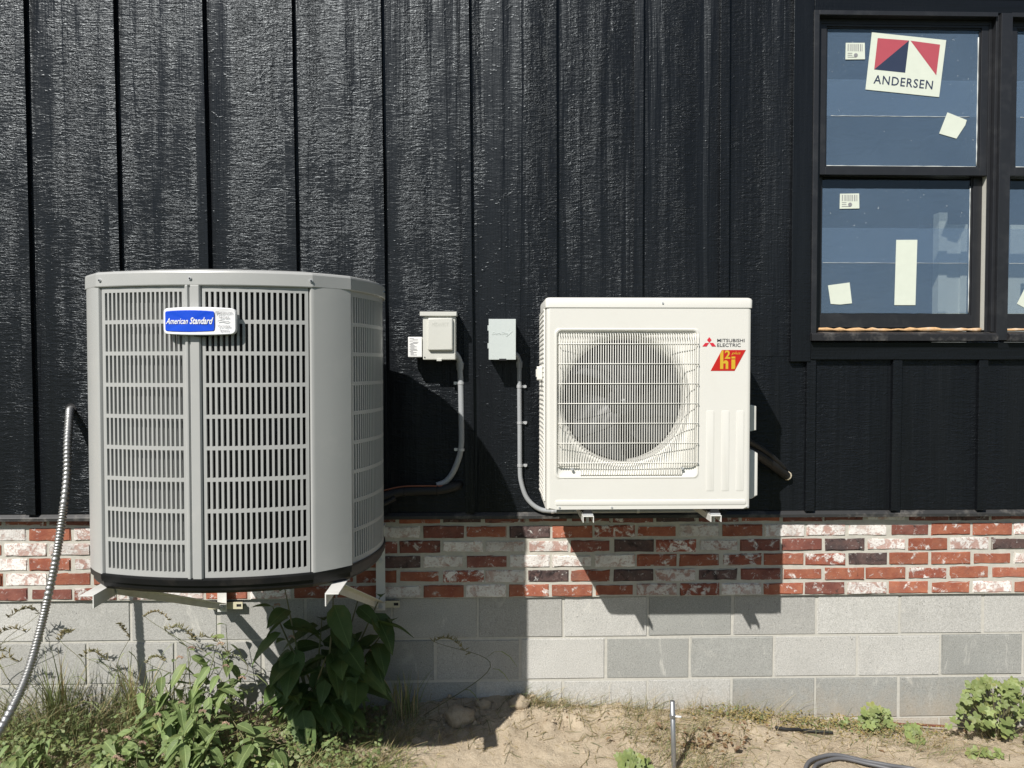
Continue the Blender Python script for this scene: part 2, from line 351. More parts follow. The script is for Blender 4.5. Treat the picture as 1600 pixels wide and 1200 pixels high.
M_leaf = leaf_mat('weed_leaf', (.15,.22,.075), (.25,.32,.13), .3, True, .25); M_leafd = leaf_mat('broad_leaf', (.075,.13,.035), (.12,.18,.06), .3, True, .25)
M_mal = leaf_mat('mallow_leaf', (.17,.225,.075), (.24,.28,.10), .2, False, .45); M_grass = leaf_mat('grass_green', (.17,.22,.08), (.28,.30,.14), .25, False)
M_dry = leaf_mat('grass_dry', (.33,.26,.13), (.45,.37,.2), .2, False); M_stem = leaf_mat('weed_stem', (.12,.15,.06), (.2,.17,.09), .05, False); M_pink = leaf_mat('seed_pink', (.42,.27,.2), (.5,.38,.27), .2, False)
M_seed = leaf_mat('seed_green', (.2,.2,.09), (.27,.22,.12), .2, False); M_moss = leaf_mat('yellowing_cover', (.28,.24,.08), (.36,.26,.09), .2, False)

# ================================================================== ground
GP = [(-3,.04),(0,.05),(.9,.06),(1.4,.085),(1.75,.10),(2.15,.135),(2.45,.085),(2.95,.055),(3.3,.04),(3.75,-.01),(4.3,-.06),(6,-.08)]
def lerp_tab(t, x):
    if x <= t[0][0]: return t[0][1]
    for (a,b),(c,d) in zip(t, t[1:]):
        if x <= c:
            k = (x-a)/(c-a); k = k*k*(3-2*k); return b+(d-b)*k
    return t[-1][1]
def gz(x, y, fine=True):
    d = min(max(-y,0),3.0)
    k = math.exp(-d/.28)
    z = lerp_tab(GP, x)*k + (1-k)*(.03 - .03*d)
    if abs(x) < 12 and -4 < y < .3:
        v = Vector((x,y,0))
        z += .018*noise.noise(v*3.1) + .008*noise.noise(v*9.0)
        if fine:
            z += .0075*noise.noise(v*23) + .005*noise.noise(v*52)
            c = noise.noise(v*15+Vector((3,7,1)))
            if c > .22 and d < .5: z += min(.03,(c-.22)*.075)*(1-d*1.5)
    return z
xs = [-400,-120,-40,-15,-6,-3,-2] + [-1+.0175*i for i in range(390)] + [6.2,7.5,10,16,40,120,400]
ys = [-400,-120,-40,-15,-8,-5,-3.5,-2.6,-2,-1.6,-1.3] + [-1.1+.0175*i for i in range(70)] + [.3,.8,3,10,40,200]
mb = MB(); nx = len(xs)
mb.v = [(x,y,gz(x,y)) for y in ys for x in xs]
mb.f = [(j*nx+i, j*nx+i+1, (j+1)*nx+i+1, (j+1)*nx+i) for j in range(len(ys)-1) for i in range(nx-1)]; mb.m = [0]*len(mb.f)
g = mb.build('ground', M_soil, None, True, fix=False); tag(g, kind='structure')

# ================================================================== house
house = thing('house', 'black board-and-batten house wall above a reclaimed brick band and concrete blocks', 'house', (2.1,0,0))
XL, XR = -1.25, 5.95
# ---- concrete block foundation
P_, H_ = .4064, .2032
fw = MB(); fw.box(XL, XR, .0045, .19, -.45, .612)
foundation = fw.build('foundation_wall', M_mortar, house)
def block_mesh(w, seed):
    rnd = random.Random(seed); bm = bmesh.new(); bmesh.ops.create_cube(bm, size=1)
    h = H_-.0095
    for v in bm.verts: v.co = Vector((v.co.x*w, v.co.y*.05+.025, v.co.z*h))
    bmesh.ops.bevel(bm, geom=[e for e in bm.edges if all(v.co.y < .001 for v in e.verts)], offset=.004, segments=2, affect='EDGES')
    for v in bm.verts:
        if v.co.y < .01: v.co += Vector((rnd.uniform(-.0012,.0012), rnd.uniform(-.0006,.0012), rnd.uniform(-.0012,.0012)))
    me = bpy.data.meshes.new('block'); bm.to_mesh(me); bm.free(); me.materials.append(M_mortar); return me
bmeshes = [block_mesh(P_-.0095, i) for i in range(4)]
bcol = {2: 'lmmmmmdmlmlll', 1: 'lmmmmmllddlld'+'l', 0: 'llmmmlllmdddd'}
BL = {2:{1:'m',2:'m',3:'m',4:'m',5:'m',6:'l',7:'d',8:'m',9:'l',10:'l',11:'l',12:'m'},
      1:{0:'m',1:'m',2:'m',3:'m',4:'d',5:'m',6:'l',7:'d',8:'d',9:'l',10:'l',11:'d',12:'m'},
      0:{1:'l',2:'m',5:'l',6:'l',7:'l',8:'d',9:'d',10:'d',11:'m'}, -1:{}, -2:{}}
rb = random.Random(3)
for r in (2,1,0,-1,-2):
    off = 0 if r % 2 == 0 else .5
    for k in range(-3, 14):
        x = (k+off+.5)*P_                      # centre of the block that starts at joint k
        if x-P_/2 < XL-.01 or x+P_/2 > XR+.01: continue
        if r == -2 and not 8 <= k: continue
        o = bpy.data.objects.new('block', rb.choice(bmeshes)); COL.objects.link(o)
        key = k if r != 1 else k+1
        kind = BL[r].get(k if r % 2 == 0 else k+1, rb.choice('lmd'))
        o.material_slots[0].link = 'OBJECT'; o.material_slots[0].material = MBL[kind]
        o.location = (x+rb.uniform(-.0015,.0015), rb.uniform(-.0012,.0008), r*H_+H_/2+rb.uniform(-.001,.001)); attach(o, foundation)
# ---- brick band
BZ, BP, BH = .604, .0700, .2024
bb = MB(); bb.box(XL, XR, -.0125, .0035, .606, 1.03)
band = bb.build('brick_band', M_mortar_b, house)
def brick_mesh(seed):
    rnd = random.Random(seed); bm = bmesh.new(); bmesh.ops.create_cube(bm, size=1)
    w, h = BH-.0115+rnd.uniform(-.004,.002), BP-.0125+rnd.uniform(-.003,.001)
    for v in bm.verts: v.co = Vector((v.co.x*w, v.co.y*.024+.012, v.co.z*h))
    lng = [e for e in bm.edges if abs(e.verts[0].co.x-e.verts[1].co.x) > .1]
    bmesh.ops.subdivide_edges(bm, edges=lng, cuts=4)
    bmesh.ops.bevel(bm, geom=[e for e in bm.edges if all(v.co.y < .001 for v in e.verts) and e.calc_face_angle(0) > .5], offset=rnd.uniform(.003,.007), segments=2, affect='EDGES')
    for v in bm.verts:
        if v.co.y < .012: v.co += Vector((rnd.uniform(-.0015,.0015), rnd.uniform(-.001,.0014), rnd.uniform(-.0018,.0018)))
    me = bpy.data.meshes.new('brick'); bm.to_mesh(me); bm.free(); me.materials.append(M_mortar); return me
brm = [brick_mesh(40+i) for i in range(10)]
ROWS = {  # from the top full course down: colours left of the big unit, and right of it
 5: ('', 'brdbrbbdbrbbwbdb'),
 4: ('wrp', 'wbrdrmrwrwpwbrrpr'),
 3: ('pw', 'bbwwpbdmpbbdprpdr'),
 2: ('wrp', 'dwbwwwrrmrmdrrrwr'),
 1: ('prr', 'rrmwdrdpdbrrrmrrb'),
 0: ('bbmpwrpr', 'wrwrrrpmwrbprrprb')}
rb = random.Random(11)
for r in range(6):
    even = r in (4,2,0)
    left, right = ROWS[r]
    if even: x0, lk, rk = -.051, -1, 8            # joint 0 of even courses; first named brick indices
    else: x0, lk, rk = .039, -1, 7
    for k in range(-6, 30):
        x = x0+(k+.5)*BH
        if x-BH/2 < XL-.01 or x+BH/2 > XR+.01: continue
        if 0 <= k-lk < len(left): kind = left[k-lk]
        elif 0 <= k-rk < len(right): kind = right[k-rk]
        else: kind = rb.choice('rrrbwpdrm')
        o = bpy.data.objects.new('brick', rb.choice(brm)); COL.objects.link(o)
        o.material_slots[0].link = 'OBJECT'; o.material_slots[0].material = MBR[kind]
        o.location = (x+rb.uniform(-.003,.003), -.018+rb.uniform(-.002,.002), BZ+(r+.5)*BP+rb.uniform(-.0015,.0015))
        o.rotation_euler = (0, rb.uniform(-.006,.006), rb.uniform(-.008,.008))
        if rb.random() < .5: o.rotation_euler.y += math.pi
        attach(o, band)
# ---- sheathing, siding panels, battens
SF = -.040                                        # face of the siding panels
WX0, WX1, WZ0, WZ1 = 3.56, 5.43, 1.80, 3.36       # rough opening of the twin window
sh = MB(); sh.box(XL, WX0, -.027, .14, 1.031, 4.2); sh.box(WX1, XR, -.027, .14, 1.031, 4.2); sh.box(WX0, WX1, -.027, .14, 1.031, WZ0); sh.box(WX0, WX1, -.027, .14, WZ1, 4.2)
siding = sh.build('siding', M_gap, house)
BAT = {i: (b, t) for i, (b, t) in enumerate([(.013,-.004),(.420,.393),(.823,.789),(1.221,1.191),(1.621,1.594),(2.021,1.994),(2.405,2.396),(2.80,2.799),(3.206,3.198),(3.617,3.616),(4.025,4.03),(4.438,4.434)])}
for i in (-3,-2,-1): BAT[i] = (.013+.4064*i, -.004+.4064*i)
for i in (12,13,14): BAT[i] = (4.438+.4064*(i-11), 4.434+.4064*(i-11))
BW = .043
def panel_piece(i, z0, z1, xa=None, xb=None):
    def cx(j, z):
        b, t = BAT[j]; return b+(t-b)*(z-1.02)/2.58-BW/2
    mb = MB(); e = .0012
    pts = []
    for z in (z0, z1):
        a = cx(i,z)+e if xa is None else xa; b = cx(i+1,z)-e if xb is None else xb
        pts.append((a,b))
    (a0,b0),(a1,b1) = pts
    mb.loft([[(a0,SF,z0),(b0,SF,z0),(b0,-.028,z0),(a0,-.028,z0)],[(a1,SF,z1),(b1,SF,z1),(b1,-.028,z1),(a1,-.028,z1)]], True, True, True)
    return mb.build('siding_panel', M_side, siding)
ZT = 4.15
for i in range(-3, 14):
    if i in (9,10,11,12):
        panel_piece(i, 1.02, 1.745); panel_piece(i, 3.40, ZT)
    elif i == 8:
        panel_piece(i, 1.02, 1.745); panel_piece(i, 1.7465, 3.399, None, 3.545); panel_piece(i, 3.40, ZT)
    elif i == 13:
        panel_piece(i, 1.02, 1.745); panel_piece(i, 1.7465, 3.399, 5.445, None); panel_piece(i, 3.40, ZT)
    else: panel_piece(i, 1.02, ZT)
for i, (b, t) in BAT.items():
    spans = [(1.0185, ZT)] if i <= 8 or i >= 14 else [(1.0185, 1.7285), (3.435, ZT)]
    for z0, z1 in spans:
        f = lambda z: b+(t-b)*(z-1.02)/2.58
        mb = MB(); r0, r1 = f(z0), f(z1); y0, y1 = -.0610, SF+.0008
        mb.loft([[(r0-BW,y0,z0),(r0,y0,z0),(r0,y1,z0),(r0-BW,y1,z0)],[(r1-BW,y0,z1),(r1,y0,z1),(r1,y1,z1),(r1-BW,y1,z1)]], True, True, True)
        mb.build('batten', M_batten, siding, bevel=.001)
# ---- flashing ledge under the siding
mb = MB(); mb.prism([(-.0282,1.040),(-.0282,1.0195),(-.040,1.0165),(-.0525,1.004),(-.0535,1.002),(-.0535,.988),(-.0515,.988),(-.0515,1.001),(-.039,1.013),(-.0262,1.016),(-.0262,1.040)], XL, XR, 'x')
mb.build('flashing', M_flash, house, bevel=.0006)
# ---- window trim boards
def trim(x0,x1,z0,z1,m,y=-.066): return MB().box(x0,x1,y,SF+.0006,z0,z1).build('trim_board', m, house, bevel=.002)
trim(3.495,3.589,1.7215,3.4,M_trim_v); trim(5.417,5.51,1.7215,3.4,M_trim_v)
trim(3.591,5.415,1.731,1.812,M_trim_h,-.0655); trim(3.493,5.512,3.402,3.49,M_trim_h,-.0675); trim(3.591,5.415,3.338,3.4005,M_trim_h,-.0645)
# ---- room behind the glass
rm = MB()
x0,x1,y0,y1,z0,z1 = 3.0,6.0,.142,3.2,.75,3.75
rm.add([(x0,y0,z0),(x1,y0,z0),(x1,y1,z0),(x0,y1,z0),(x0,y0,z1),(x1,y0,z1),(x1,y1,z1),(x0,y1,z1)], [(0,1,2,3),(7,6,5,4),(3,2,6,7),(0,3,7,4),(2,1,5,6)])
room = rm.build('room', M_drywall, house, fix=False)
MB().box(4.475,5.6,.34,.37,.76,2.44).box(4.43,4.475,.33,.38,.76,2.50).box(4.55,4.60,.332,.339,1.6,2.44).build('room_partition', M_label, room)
# ---- windows
def window(dx, full):
    fr = MB()
    def b(x0,x1,y0,y1,z0,z1): fr.box(x0+dx,x1+dx,y0,y1,z0,z1)
    # outer frame, stepped jambs, head
    if full: b(3.586,3.610,-.0745,.10,1.846,3.339)
    b(3.6101,3.634,-.036,.10,1.87,3.318)
    b(3.634,3.652,.001,.10,1.87,3.318)
    b(4.462,4.5145 if full else 4.508,-.0765,.10,1.822,3.335); b(4.447,4.4615,-.060,.10,1.862,3.332); b(4.4325,4.4465,-.0365,-.031,1.862,3.325); b(4.4325,4.4465,.012,.10,1.862,3.325)
    b(4.4325,4.4465,-.031,.012,2.60,3.325)
    b(3.6101,4.447,-.0735,.10,3.3195,3.3395); b(3.634,4.4324,-.034,.10,3.296,3.3194)
    w = fr.build('window', M_wframe, house, bevel=.0012)
    tag(w, 'window unit beside the wall trim, with logo sticker' if full else 'window unit cut by the frame edge')
    MB().box(4.4375+dx,4.4468+dx,-.0305,.0115,1.872,2.599).build('jamb_liner', M_vinyl, w)
    MB().prism([(-.092,1.818),(-.092,1.848),(-.088,1.852),(-.03,1.862),(.08,1.868),(.08,1.818)], (3.584 if full else 3.6103)+dx, 4.4615+dx, 'x').build('sill', M_dust, w, bevel=.0015)
    # raw strip of wood and foam along the sill
    rn = random.Random(5 if full else 6); path = [(3.625+dx+.8*k/26, -.018+rn.uniform(-.003,.003), 1.873+rn.uniform(-.002,.002)) for k in range(27)]
    MB().tube(path, [.0085+rn.uniform(-.004,.003) for _ in path], 7).build('sill_strip', M_tan, w, True)
    def sash(z0,z1,gx0,gx1,gz0,gz1,x0,x1,yf,yb,name='sash'):
        m = MB()
        for a in ((x0,gx0,z0,z1),(gx1,x1,z0,z1),(gx0,gx1,z0,gz0),(gx0,gx1,gz1,z1)): m.box(a[0]+dx,a[1]+dx,yf,yb,a[2],a[3])
        # inner lip
        l = .007
        for a in ((gx0,gx0+l,gz0,gz1),(gx1-l,gx1,gz0,gz1),(gx0+l,gx1-l,gz0,gz0+l),(gx0+l,gx1-l,gz1-l,gz1)): m.box(a[0]+dx,a[1]+dx,yf+.006,yb-.004,a[2],a[3])
        return m.build(name, M_wframe, w, bevel=.0012)
    sash(2.598,3.2955,3.662,4.398,2.632,3.285,3.6345,4.432,-.033,-.002)
    sash(1.884,2.645,3.662,4.394,1.944,2.606,3.6525,4.4365,.003,.036)
    G = lambda gx0,gx1,y,gz0,gz1: MB().box(gx0+dx,gx1+dx,y,y+.004,gz0,gz1).build('pane', M_glass, w)
    G(3.6695,4.3905,-.0215,2.6395,3.2775); G(3.6695,4.3865,.0145,1.9515,2.5985)
    def film(z0,z1,y,x0=3.671,x1=4.389):
        rn = random.Random(int(z0*1000)); n = 24; up = [(x0+(x1-x0)*k/n+dx, y, z1+rn.uniform(-.0012,.0012)) for k in range(n+1)]; dn = [(x0+(x1-x0)*k/n+dx, y, z0+rn.uniform(-.0012,.0012)) for k in range(n+1)]
        m = MB(); m.loft([dn,up], False); return m.build('protective_film', M_film, w, fix=False)
    film(2.874,3.2765,-.0228); film(2.641,3.043,-.0238)
    film(2.193,2.545,.0132,3.671,4.3855); film(1.953,2.357,.0122,3.671,4.3855)
    # pale beads of sealant along the glass edges, and a creased film edge
    rn = random.Random(9)
    def bead(pts, r): MB().tube([(p[0]+dx,p[1],p[2]) for p in pts], [r*rn.uniform(.5,1.3) for _ in pts], 5).build('sealant_bead', M_bead, w, True)
    bead([(4.3875,-.0245,2.645+.6*k/20) for k in range(21)], .0026); bead([(3.672+.712*k/20,-.0245,2.6415) for k in range(21)], .0020)
    bead([(4.3835,.0115,1.957+.6*k/20) for k in range(21)], .0022); bead([(3.69+.66*k/24,-.0245,2.874+rn.uniform(-.0008,.0008)) for k in range(25)], .0014)
    bead([(3.675+.70*k/24,.0116,2.1925+rn.uniform(-.0006,.0006)) for k in range(25)], .0009)
    def quad(name, pts, y, mats=None, extra=None):
        m = MB(); m.prism([(p[0]+dx,p[1]) for p in pts], y-.0008, y, 'y')
        if extra: extra(m)
        return m.build('sticker', mats or M_paper, w, fix=not extra)
    def barcode(m, x0,x1,z0,z1,y):
        rn = random.Random(2); x = x0+.008
        while x < x1-.008:
            wd = rn.uniform(.0014,.004); m.box(x+dx,x+wd+dx,y-.0016,y-.0009,z0+(z1-z0)*.5,z1-.005,1); x += wd+rn.uniform(.0025,.006)
        for k in range(3): m.box(x0+.008+dx,x0+(.03 if k else .05)+dx,y-.0016,y-.0009,z0+.008+.009*k,z0+.0105+.009*k,1)
        m.prism([((x0+x1)/2+.003+dx+.010*math.cos(a*.7854),z0+.018+.010*math.sin(a*.7854)) for a in range(8)], y-.0016, y-.0009, 'y', 1)
    yu, yl = -.0255, .0105
    quad('s', [(3.755,3.135),(3.848,3.137),(3.846,3.213),(3.756,3.212)], yu, [M_paper,M_ink], lambda m: barcode(m,3.757,3.845,3.137,3.211,yu))
    quad('s', [(3.753,2.448),(3.848,2.45),(3.846,2.521),(3.754,2.519)], yl, [M_paper,M_ink], lambda m: barcode(m,3.755,3.845,2.45,2.519,yl))
    if full:
        def logo(m):
            # corners of the printed sheet: top-left, top-right, bottom-right, bottom-left
            TL,TR,BR,BL_ = Vector((3.879,3.262)),Vector((4.233,3.23)),Vector((4.203,2.965)),Vector((3.852,2.997))
            def q(u,v):
                p = (TL*(1-u)+TR*u)*(1-v)+(BL_*(1-u)+BR*u)*v; return (p.x+dx,p.y)
            def tri(ps,mi): m.add([(q(*p)[0], yu-.0012, q(*p)[1]) for p in ps], [tuple(range(len(ps)))], mi)
            tri([(.085,.09),(.505,.075),(.085,.64)],1); tri([(.505,.075),(.505,.64),(.085,.64)],2); tri([(.525,.075),(.925,.09),(.925,.63)],1)
            v, f = text_geo('ANDERSEN', 1, 0, .012, 0, 1.12); a = min(p[0] for p in v); bx = max(p[0] for p in v)
            m.add([(lambda c_: (c_[0], yu-.0013, c_[1]))(q(.095+.80*(p[0]-a)/(bx-a), .88-.155*p[1]/.72)) for p in v], f, 2)
        quad('s', [(3.879,3.262),(4.233,3.23),(4.203,2.965),(3.852,2.997)][::-1], yu, [M_paper,M_stred,M_stnavy], logo)
        quad('s', [(4.206,2.795),(4.289,2.772),(4.330,2.835),(4.337,2.859),(4.244,2.894)], yu-.0002)
        quad('s', [(4.023,1.992),(4.125,1.992),(4.13,2.303),(4.028,2.302)], yl-.0002); quad('s', [(3.715,1.997),(3.76,1.994),(3.818,2.0),(3.805,2.099),(3.701,2.085)], yl-.0002)
    else:
        quad('s', [(3.715,2.0),(3.80,1.955),(3.85,2.05),(3.76,2.09)], yl-.0002); quad('s', [(4.06,2.02),(4.16,2.02),(4.165,2.32),(4.06,2.32)], yl-.0002)
    return w
window(0, True); window(.905, False)

# ================================================================== big condenser on the left
CC = (1.185, -.70)
def bez(p0, pm, p1):
    c = (2*pm[0]-.5*(p0[0]+p1[0]), 2*pm[1]-.5*(p0[1]+p1[1]))
    def f(t): return Vector(((1-t)**2*p0[0]+2*t*(1-t)*c[0]+t*t*p1[0]+CC[0], (1-t)**2*p0[1]+2*t*(1-t)*c[1]+t*t*p1[1]+CC[1]))
    return f
FA,FM,FB = (-.350,-.353),(0,-.42),(.333,-.358); RA,RM,RB = (.437,-.272),(.503,0),(.437,.262)
fF = bez(FA,FM,FB); fR = bez(RA,RM,RB); fK = bez((.333,.358),(0,.42),(-.333,.358)); fL = bez((-.430,.262),(-.474,0),(-.428,-.270))
def nrm(f, t):
    d = (f(min(1,t+.01))-f(max(0,t-.01))).normalized(); return Vector((d.y,-d.x))       # outward for this winding
def outline(off, n=10):
    pts = []
    for f in (fF,fR,fK,fL):
        for k in range(n+1): pts.append(f(k/n))
    m = len(pts); out = []
    for i in range(m):
        d = (pts[(i+1)%m]-pts[i-1]).normalized(); out.append(pts[i]+Vector((d.y,-d.x))*off)
    return out
def slot_panel(f, t0, t1, z0, z1, nc, nr, mside, mz, sf, gap, th, name, mat, parent):
    """sheet with nc x nr upright slots that follows curve f"""
    ts = [t0]; pw = (t1-t0-2*mside)/nc
    for k in range(nc): a = t0+mside+pw*(k+(1-sf)/2); ts += [a, a+pw*sf]
    ts.append(t1); zs = [z0]; ph = (z1-z0-2*mz+gap)/nr
    for k in range(nr): a = z0+mz+ph*k; zs += [a, a+ph-gap]
    zs.append(z1); mb = MB(); nt_, nz = len(ts), len(zs)
    fr = []; bk = []
    for z in zs:
        for t in ts:
            p = f(t); n = nrm(f,t); q = p-n*th; fr.append((p.x,p.y,z)); bk.append((q.x,q.y,z))
    mb.v = fr+bk; B = len(fr); hole = lambda i,j: i%2==1 and j%2==1
    for j in range(nz-1):
        for i in range(nt_-1):
            a,b,c,d = j*nt_+i, j*nt_+i+1, (j+1)*nt_+i+1, (j+1)*nt_+i
            if hole(i,j): mb.f += [(a,b,B+b,B+a),(b,c,B+c,B+b),(c,d,B+d,B+c),(d,a,B+a,B+d)]
            else: mb.f += [(a,b,c,d),(B+a,B+d,B+c,B+b)]
    mb.m = [0]*len(mb.f); return mb.build(name, mat, parent, fix=False)
GZ0, GZ1 = 1.027, 1.958
cond = thing('condenser_unit', 'large grey louvered air conditioner condenser with a blue and white badge, on wall brackets', 'air conditioner', (CC[0],CC[1],.976))
tF = lambda x: next(k/2000 for k in range(2001) if fF(k/2000).x >= CC[0]+x)
tP0, tP1 = tF(-.047), tF(.002)
PG = dict(z0=GZ0, z1=GZ1, nr=9, mz=.021, gap=.0125, th=.010)
def LP(f, a, b, nc, ms, sf): return slot_panel(f, a, b, GZ0, GZ1, nc, 9, ms, .021, sf, .0125, .010, 'louver_panel', M_grey, cond)
LP(fF, .016, tP0-.001, 18, .012, .60); LP(fF, tP1+.003, .984, 18, .010, .56); LP(fR, .018, .50, 18, .014, .5); LP(fR, .502, .984, 18, .014, .5); LP(fL, .004, .996, 34, .008, .55); LP(fK, .004, .996, 34, .008, .55)
# centre post between the two front panels
mb = MB(); prof = [(0,0),(0,.007),(.08,.010),(.20,.010),(.26,.003),(.32,.003),(.38,.010),(.92,.011),(1,.006),(1,0)]
poly = []
for u, h in prof: t = tP0+(tP1-tP0)*u; p = fF(t)+nrm(fF,t)*(h-.001); poly.append((p.x,p.y))
for u in (1,0): t = tP0+(tP1-tP0)*u; p = fF(t)-nrm(fF,t)*.012; poly.append((p.x,p.y))
mb.prism(poly, GZ0+.001, GZ1-.001, 'z'); mb.build('post', M_grey, cond, bevel=.001)
# four corner posts
def corner(fa, fb):
    a1, b0 = fa(1), fb(0); na, nb = nrm(fa,1), nrm(fb,0); mid = (na+nb).normalized(); pts = []
    ctl = [(fa(.992),na,.002),(fa(.995),na,.005),(a1,na,.006)]
    for p,n,o in ctl: pts.append(p+n*o)
    d = b0-a1
    for u in (.06,.13,.3,.5,.7,.87,.94):
        n = (na*(1-min(1,u*5)) + mid*min(1,u*5) if u < .5 else mid*min(1,(1-u)*5)+nb*(1-min(1,(1-u)*5))).normalized(); pts.append(a1+d*u+n*(.006+.004*math.sin(math.pi*u)))
    for p,n,o in [(b0,nb,.006),(fb(.005),nb,.005),(fb(.008),nb,.002)]: pts.append(p+n*o)
    inner = [p-mid*.014 for p in pts][::-1]
    mb = MB(); mb.prism([(p.x,p.y) for p in pts+inner], GZ0+.001, GZ1-.001, 'z'); return mb.build('corner_post', M_grey, cond, 'auto')
corner(fF,fR); corner(fR,fK); corner(fK,fL); corner(fL,fF)
# lid and base pan
ring = lambda off, z: [(p.x,p.y,z) for p in outline(off)]
scal = lambda k, z: [(CC[0]+(p.x-CC[0])*k, CC[1]+(p.y-CC[1])*k, z) for p in outline(.012)]
mb = MB(); mb.loft([ring(-.01,GZ1-.002), ring(.008,GZ1-.002), ring(.0095,GZ1+.001), ring(.009,GZ1+.038), ring(.0065,GZ1+.0435), ring(.001,GZ1+.0465), ring(-.012,GZ1+.0485), scal(.85,GZ1+.056), scal(.72,GZ1+.058), scal(.715,GZ1+.03)], True, True, True)
lid = mb.build('lid', M_grey, cond, 'sharp')
mb = MB()
for k in range(9): 
    r = .07+.03*k; mb.tube([(CC[0]+r*math.cos(a*.2618),CC[1]+r*math.sin(a*.2618),GZ1+.062) for a in range(25)], .002, 5)
for a in range(6): mb.tube([(CC[0]+.04*math.cos(a*1.047),CC[1]+.04*math.sin(a*1.047),GZ1+.066),(CC[0]+.32*math.cos(a*1.047),CC[1]+.32*math.sin(a*1.047),GZ1+.058)], .003, 5)
mb.build('fan_guard', M_base, cond)
mb = MB(); mb.loft([ring(-.012,GZ0+.003), ring(.0055,GZ0+.003), ring(.0065,GZ0-.004), ring(.005,GZ0-.022), ring(-.002,GZ0-.024), ring(-.004,GZ0-.040), ring(-.012,GZ0-.050)], True, True, True)
mb.build('base_pan', M_base, cond, 'sharp')
# coil and control plate behind the louvers
mb = MB(); o1 = outline(-.045); mb.loft([[(p.x,p.y,GZ0+.004) for p in o1],[(p.x,p.y,GZ1-.004) for p in o1]]); mb.build('coil', M_coil, cond, True)
mb = MB(); pl = [fF(.01+(tP0+.02)*k/8)-nrm(fF,.01+(tP0+.02)*k/8)*.030 for k in range(9)]
mb.prism([(p.x,p.y) for p in pl]+[(p.x,p.y+.003) for p in pl[::-1]], GZ0+.005, GZ1-.005, 'z'); mb.build('control_cover', M_grey2, cond)
# screws in shallow dimples on the lid
for t, f in ((tF(-.028), fF), (.995, fF), (.02, fF), (.5, fR)):
    p = f(t); n = nrm(f,t); c = Vector((p.x+n.x*.0105,p.y+n.y*.0105,GZ1+.019))
    s = MB().disc(c-Vector((n.x,n.y,0))*.002, (n.x,n.y,0), .0052, .004, 10).disc(c+Vector((n.x,n.y,0))*.0018, (n.x,n.y,0), .003, .002, 6, 1).build('screw', [M_zinc,M_dark], lid)
# badge
bx0, bx1, bz0, bz1 = 1.052, 1.288, 1.803, 1.882
bY = -1.150
def bowed(x0,x1,z0,z1,r,bow):
    out = []
    for (x,z) in rrect(x0,x1,z0,z1,r,5): out.append((x,z))
    n = 8; xc = (x0+x1)/2; hw = (x1-x0)/2-r; res = []
    pts = out[:6]+[(xc+hw*(1-2*k/n), z1) for k in range(1,n)]+out[6:18]+[(xc-hw*(1-2*k/n), z0) for k in range(1,n)]+out[18:]
    for x,z in pts:
        k = 1-min(1,abs(x-xc)/((x1-x0)/2))**2; zc = (z0+z1)/2; res.append((x, z+bow*k*(1 if z>zc else -1)*abs(z-zc)/((z1-z0)/2)))
    return res
yb = lambda x: bY+.02*((x-1.17)/.12)**2*.45
def badge_plate(x0,x1,z0,z1,r,bow,front,back,mi,mb):
    pl = bowed(x0,x1,z0,z1,r,bow); n = len(pl); sh = [(1170/1000+(x-1.17)*.985,(z-(z0+z1)/2)*.95+(z0+z1)/2) for x,z in pl]
    r0 = [(x,yb(x)+back,z) for x,z in pl]; r1 = [(x,yb(x)+front+.002,z) for x,z in pl]; r2 = [(x,yb(x)+front,z) for x,z in sh]
    mb.loft([r0,r1,r2], True, True, False, mi)
    c = ((x0+x1)/2, yb((x0+x1)/2)+front, (z0+z1)/2); b = len(mb.v); mb.v.append(c)
    for i in range(n): mb.f.append((b-n+i, b-n+(i+1)%n, b)); mb.m.append(mi)
mb = MB(); badge_plate(bx0,bx1,bz0,bz1,.014,.0045,0,.014,0,mb); mb.box(1.152,1.186,bY+.008,bY+.036,1.795,1.86,1)
badge = mb.build('badge', [M_white,M_dark], cond)
mb = MB(); badge_plate(bx0+.007,1.2215,bz0+.009,bz1-.009,.006,.0035,-.0016,-.0002,0,mb); mb.build('blue_field', M_blue, badge)
def badge_text(body,x0,x1,z,h,mat,shear,off,name='lettering'):
    m = MB(); put_text(m, body, x0, x1, z, 0, h, 0, shear, off); m.v = [(x, yb(x)-.0027+y*0, zz) for x,y,zz in m.v]; return m.build(name, mat, badge, fix=False)
badge_text('American', 1.062, 1.137, 1.834, .0185, M_white, .45, .014); badge_text('Standard', 1.142, 1.2185, 1.834, .0205, M_white, .4, .022)
badge_text('Platinum', 1.2265, 1.278, 1.8655, .0085, M_ink, 0, 0); badge_text('Series', 1.236, 1.268, 1.852, .0085, M_ink, 0, 0)
badge_text('Variable', 1.232, 1.272, 1.824, .0075, M_ink, 0, 0); badge_text('Speed', 1.238, 1.266, 1.811, .0075, M_ink, 0, 0)
MB().tube([(1.232+.0045*k, yb(1.232+.0045*k)-.0022, 1.8425+.002*math.sin(k*.78)) for k in range(9)], .0007, 5).build('wave_line', M_inkd, badge)

badge.matrix_basis = badge.matrix_basis @ Matrix.Translation((1.19-1.17*.949,0,0)) @ Matrix.Diagonal((.949,1,1,1))

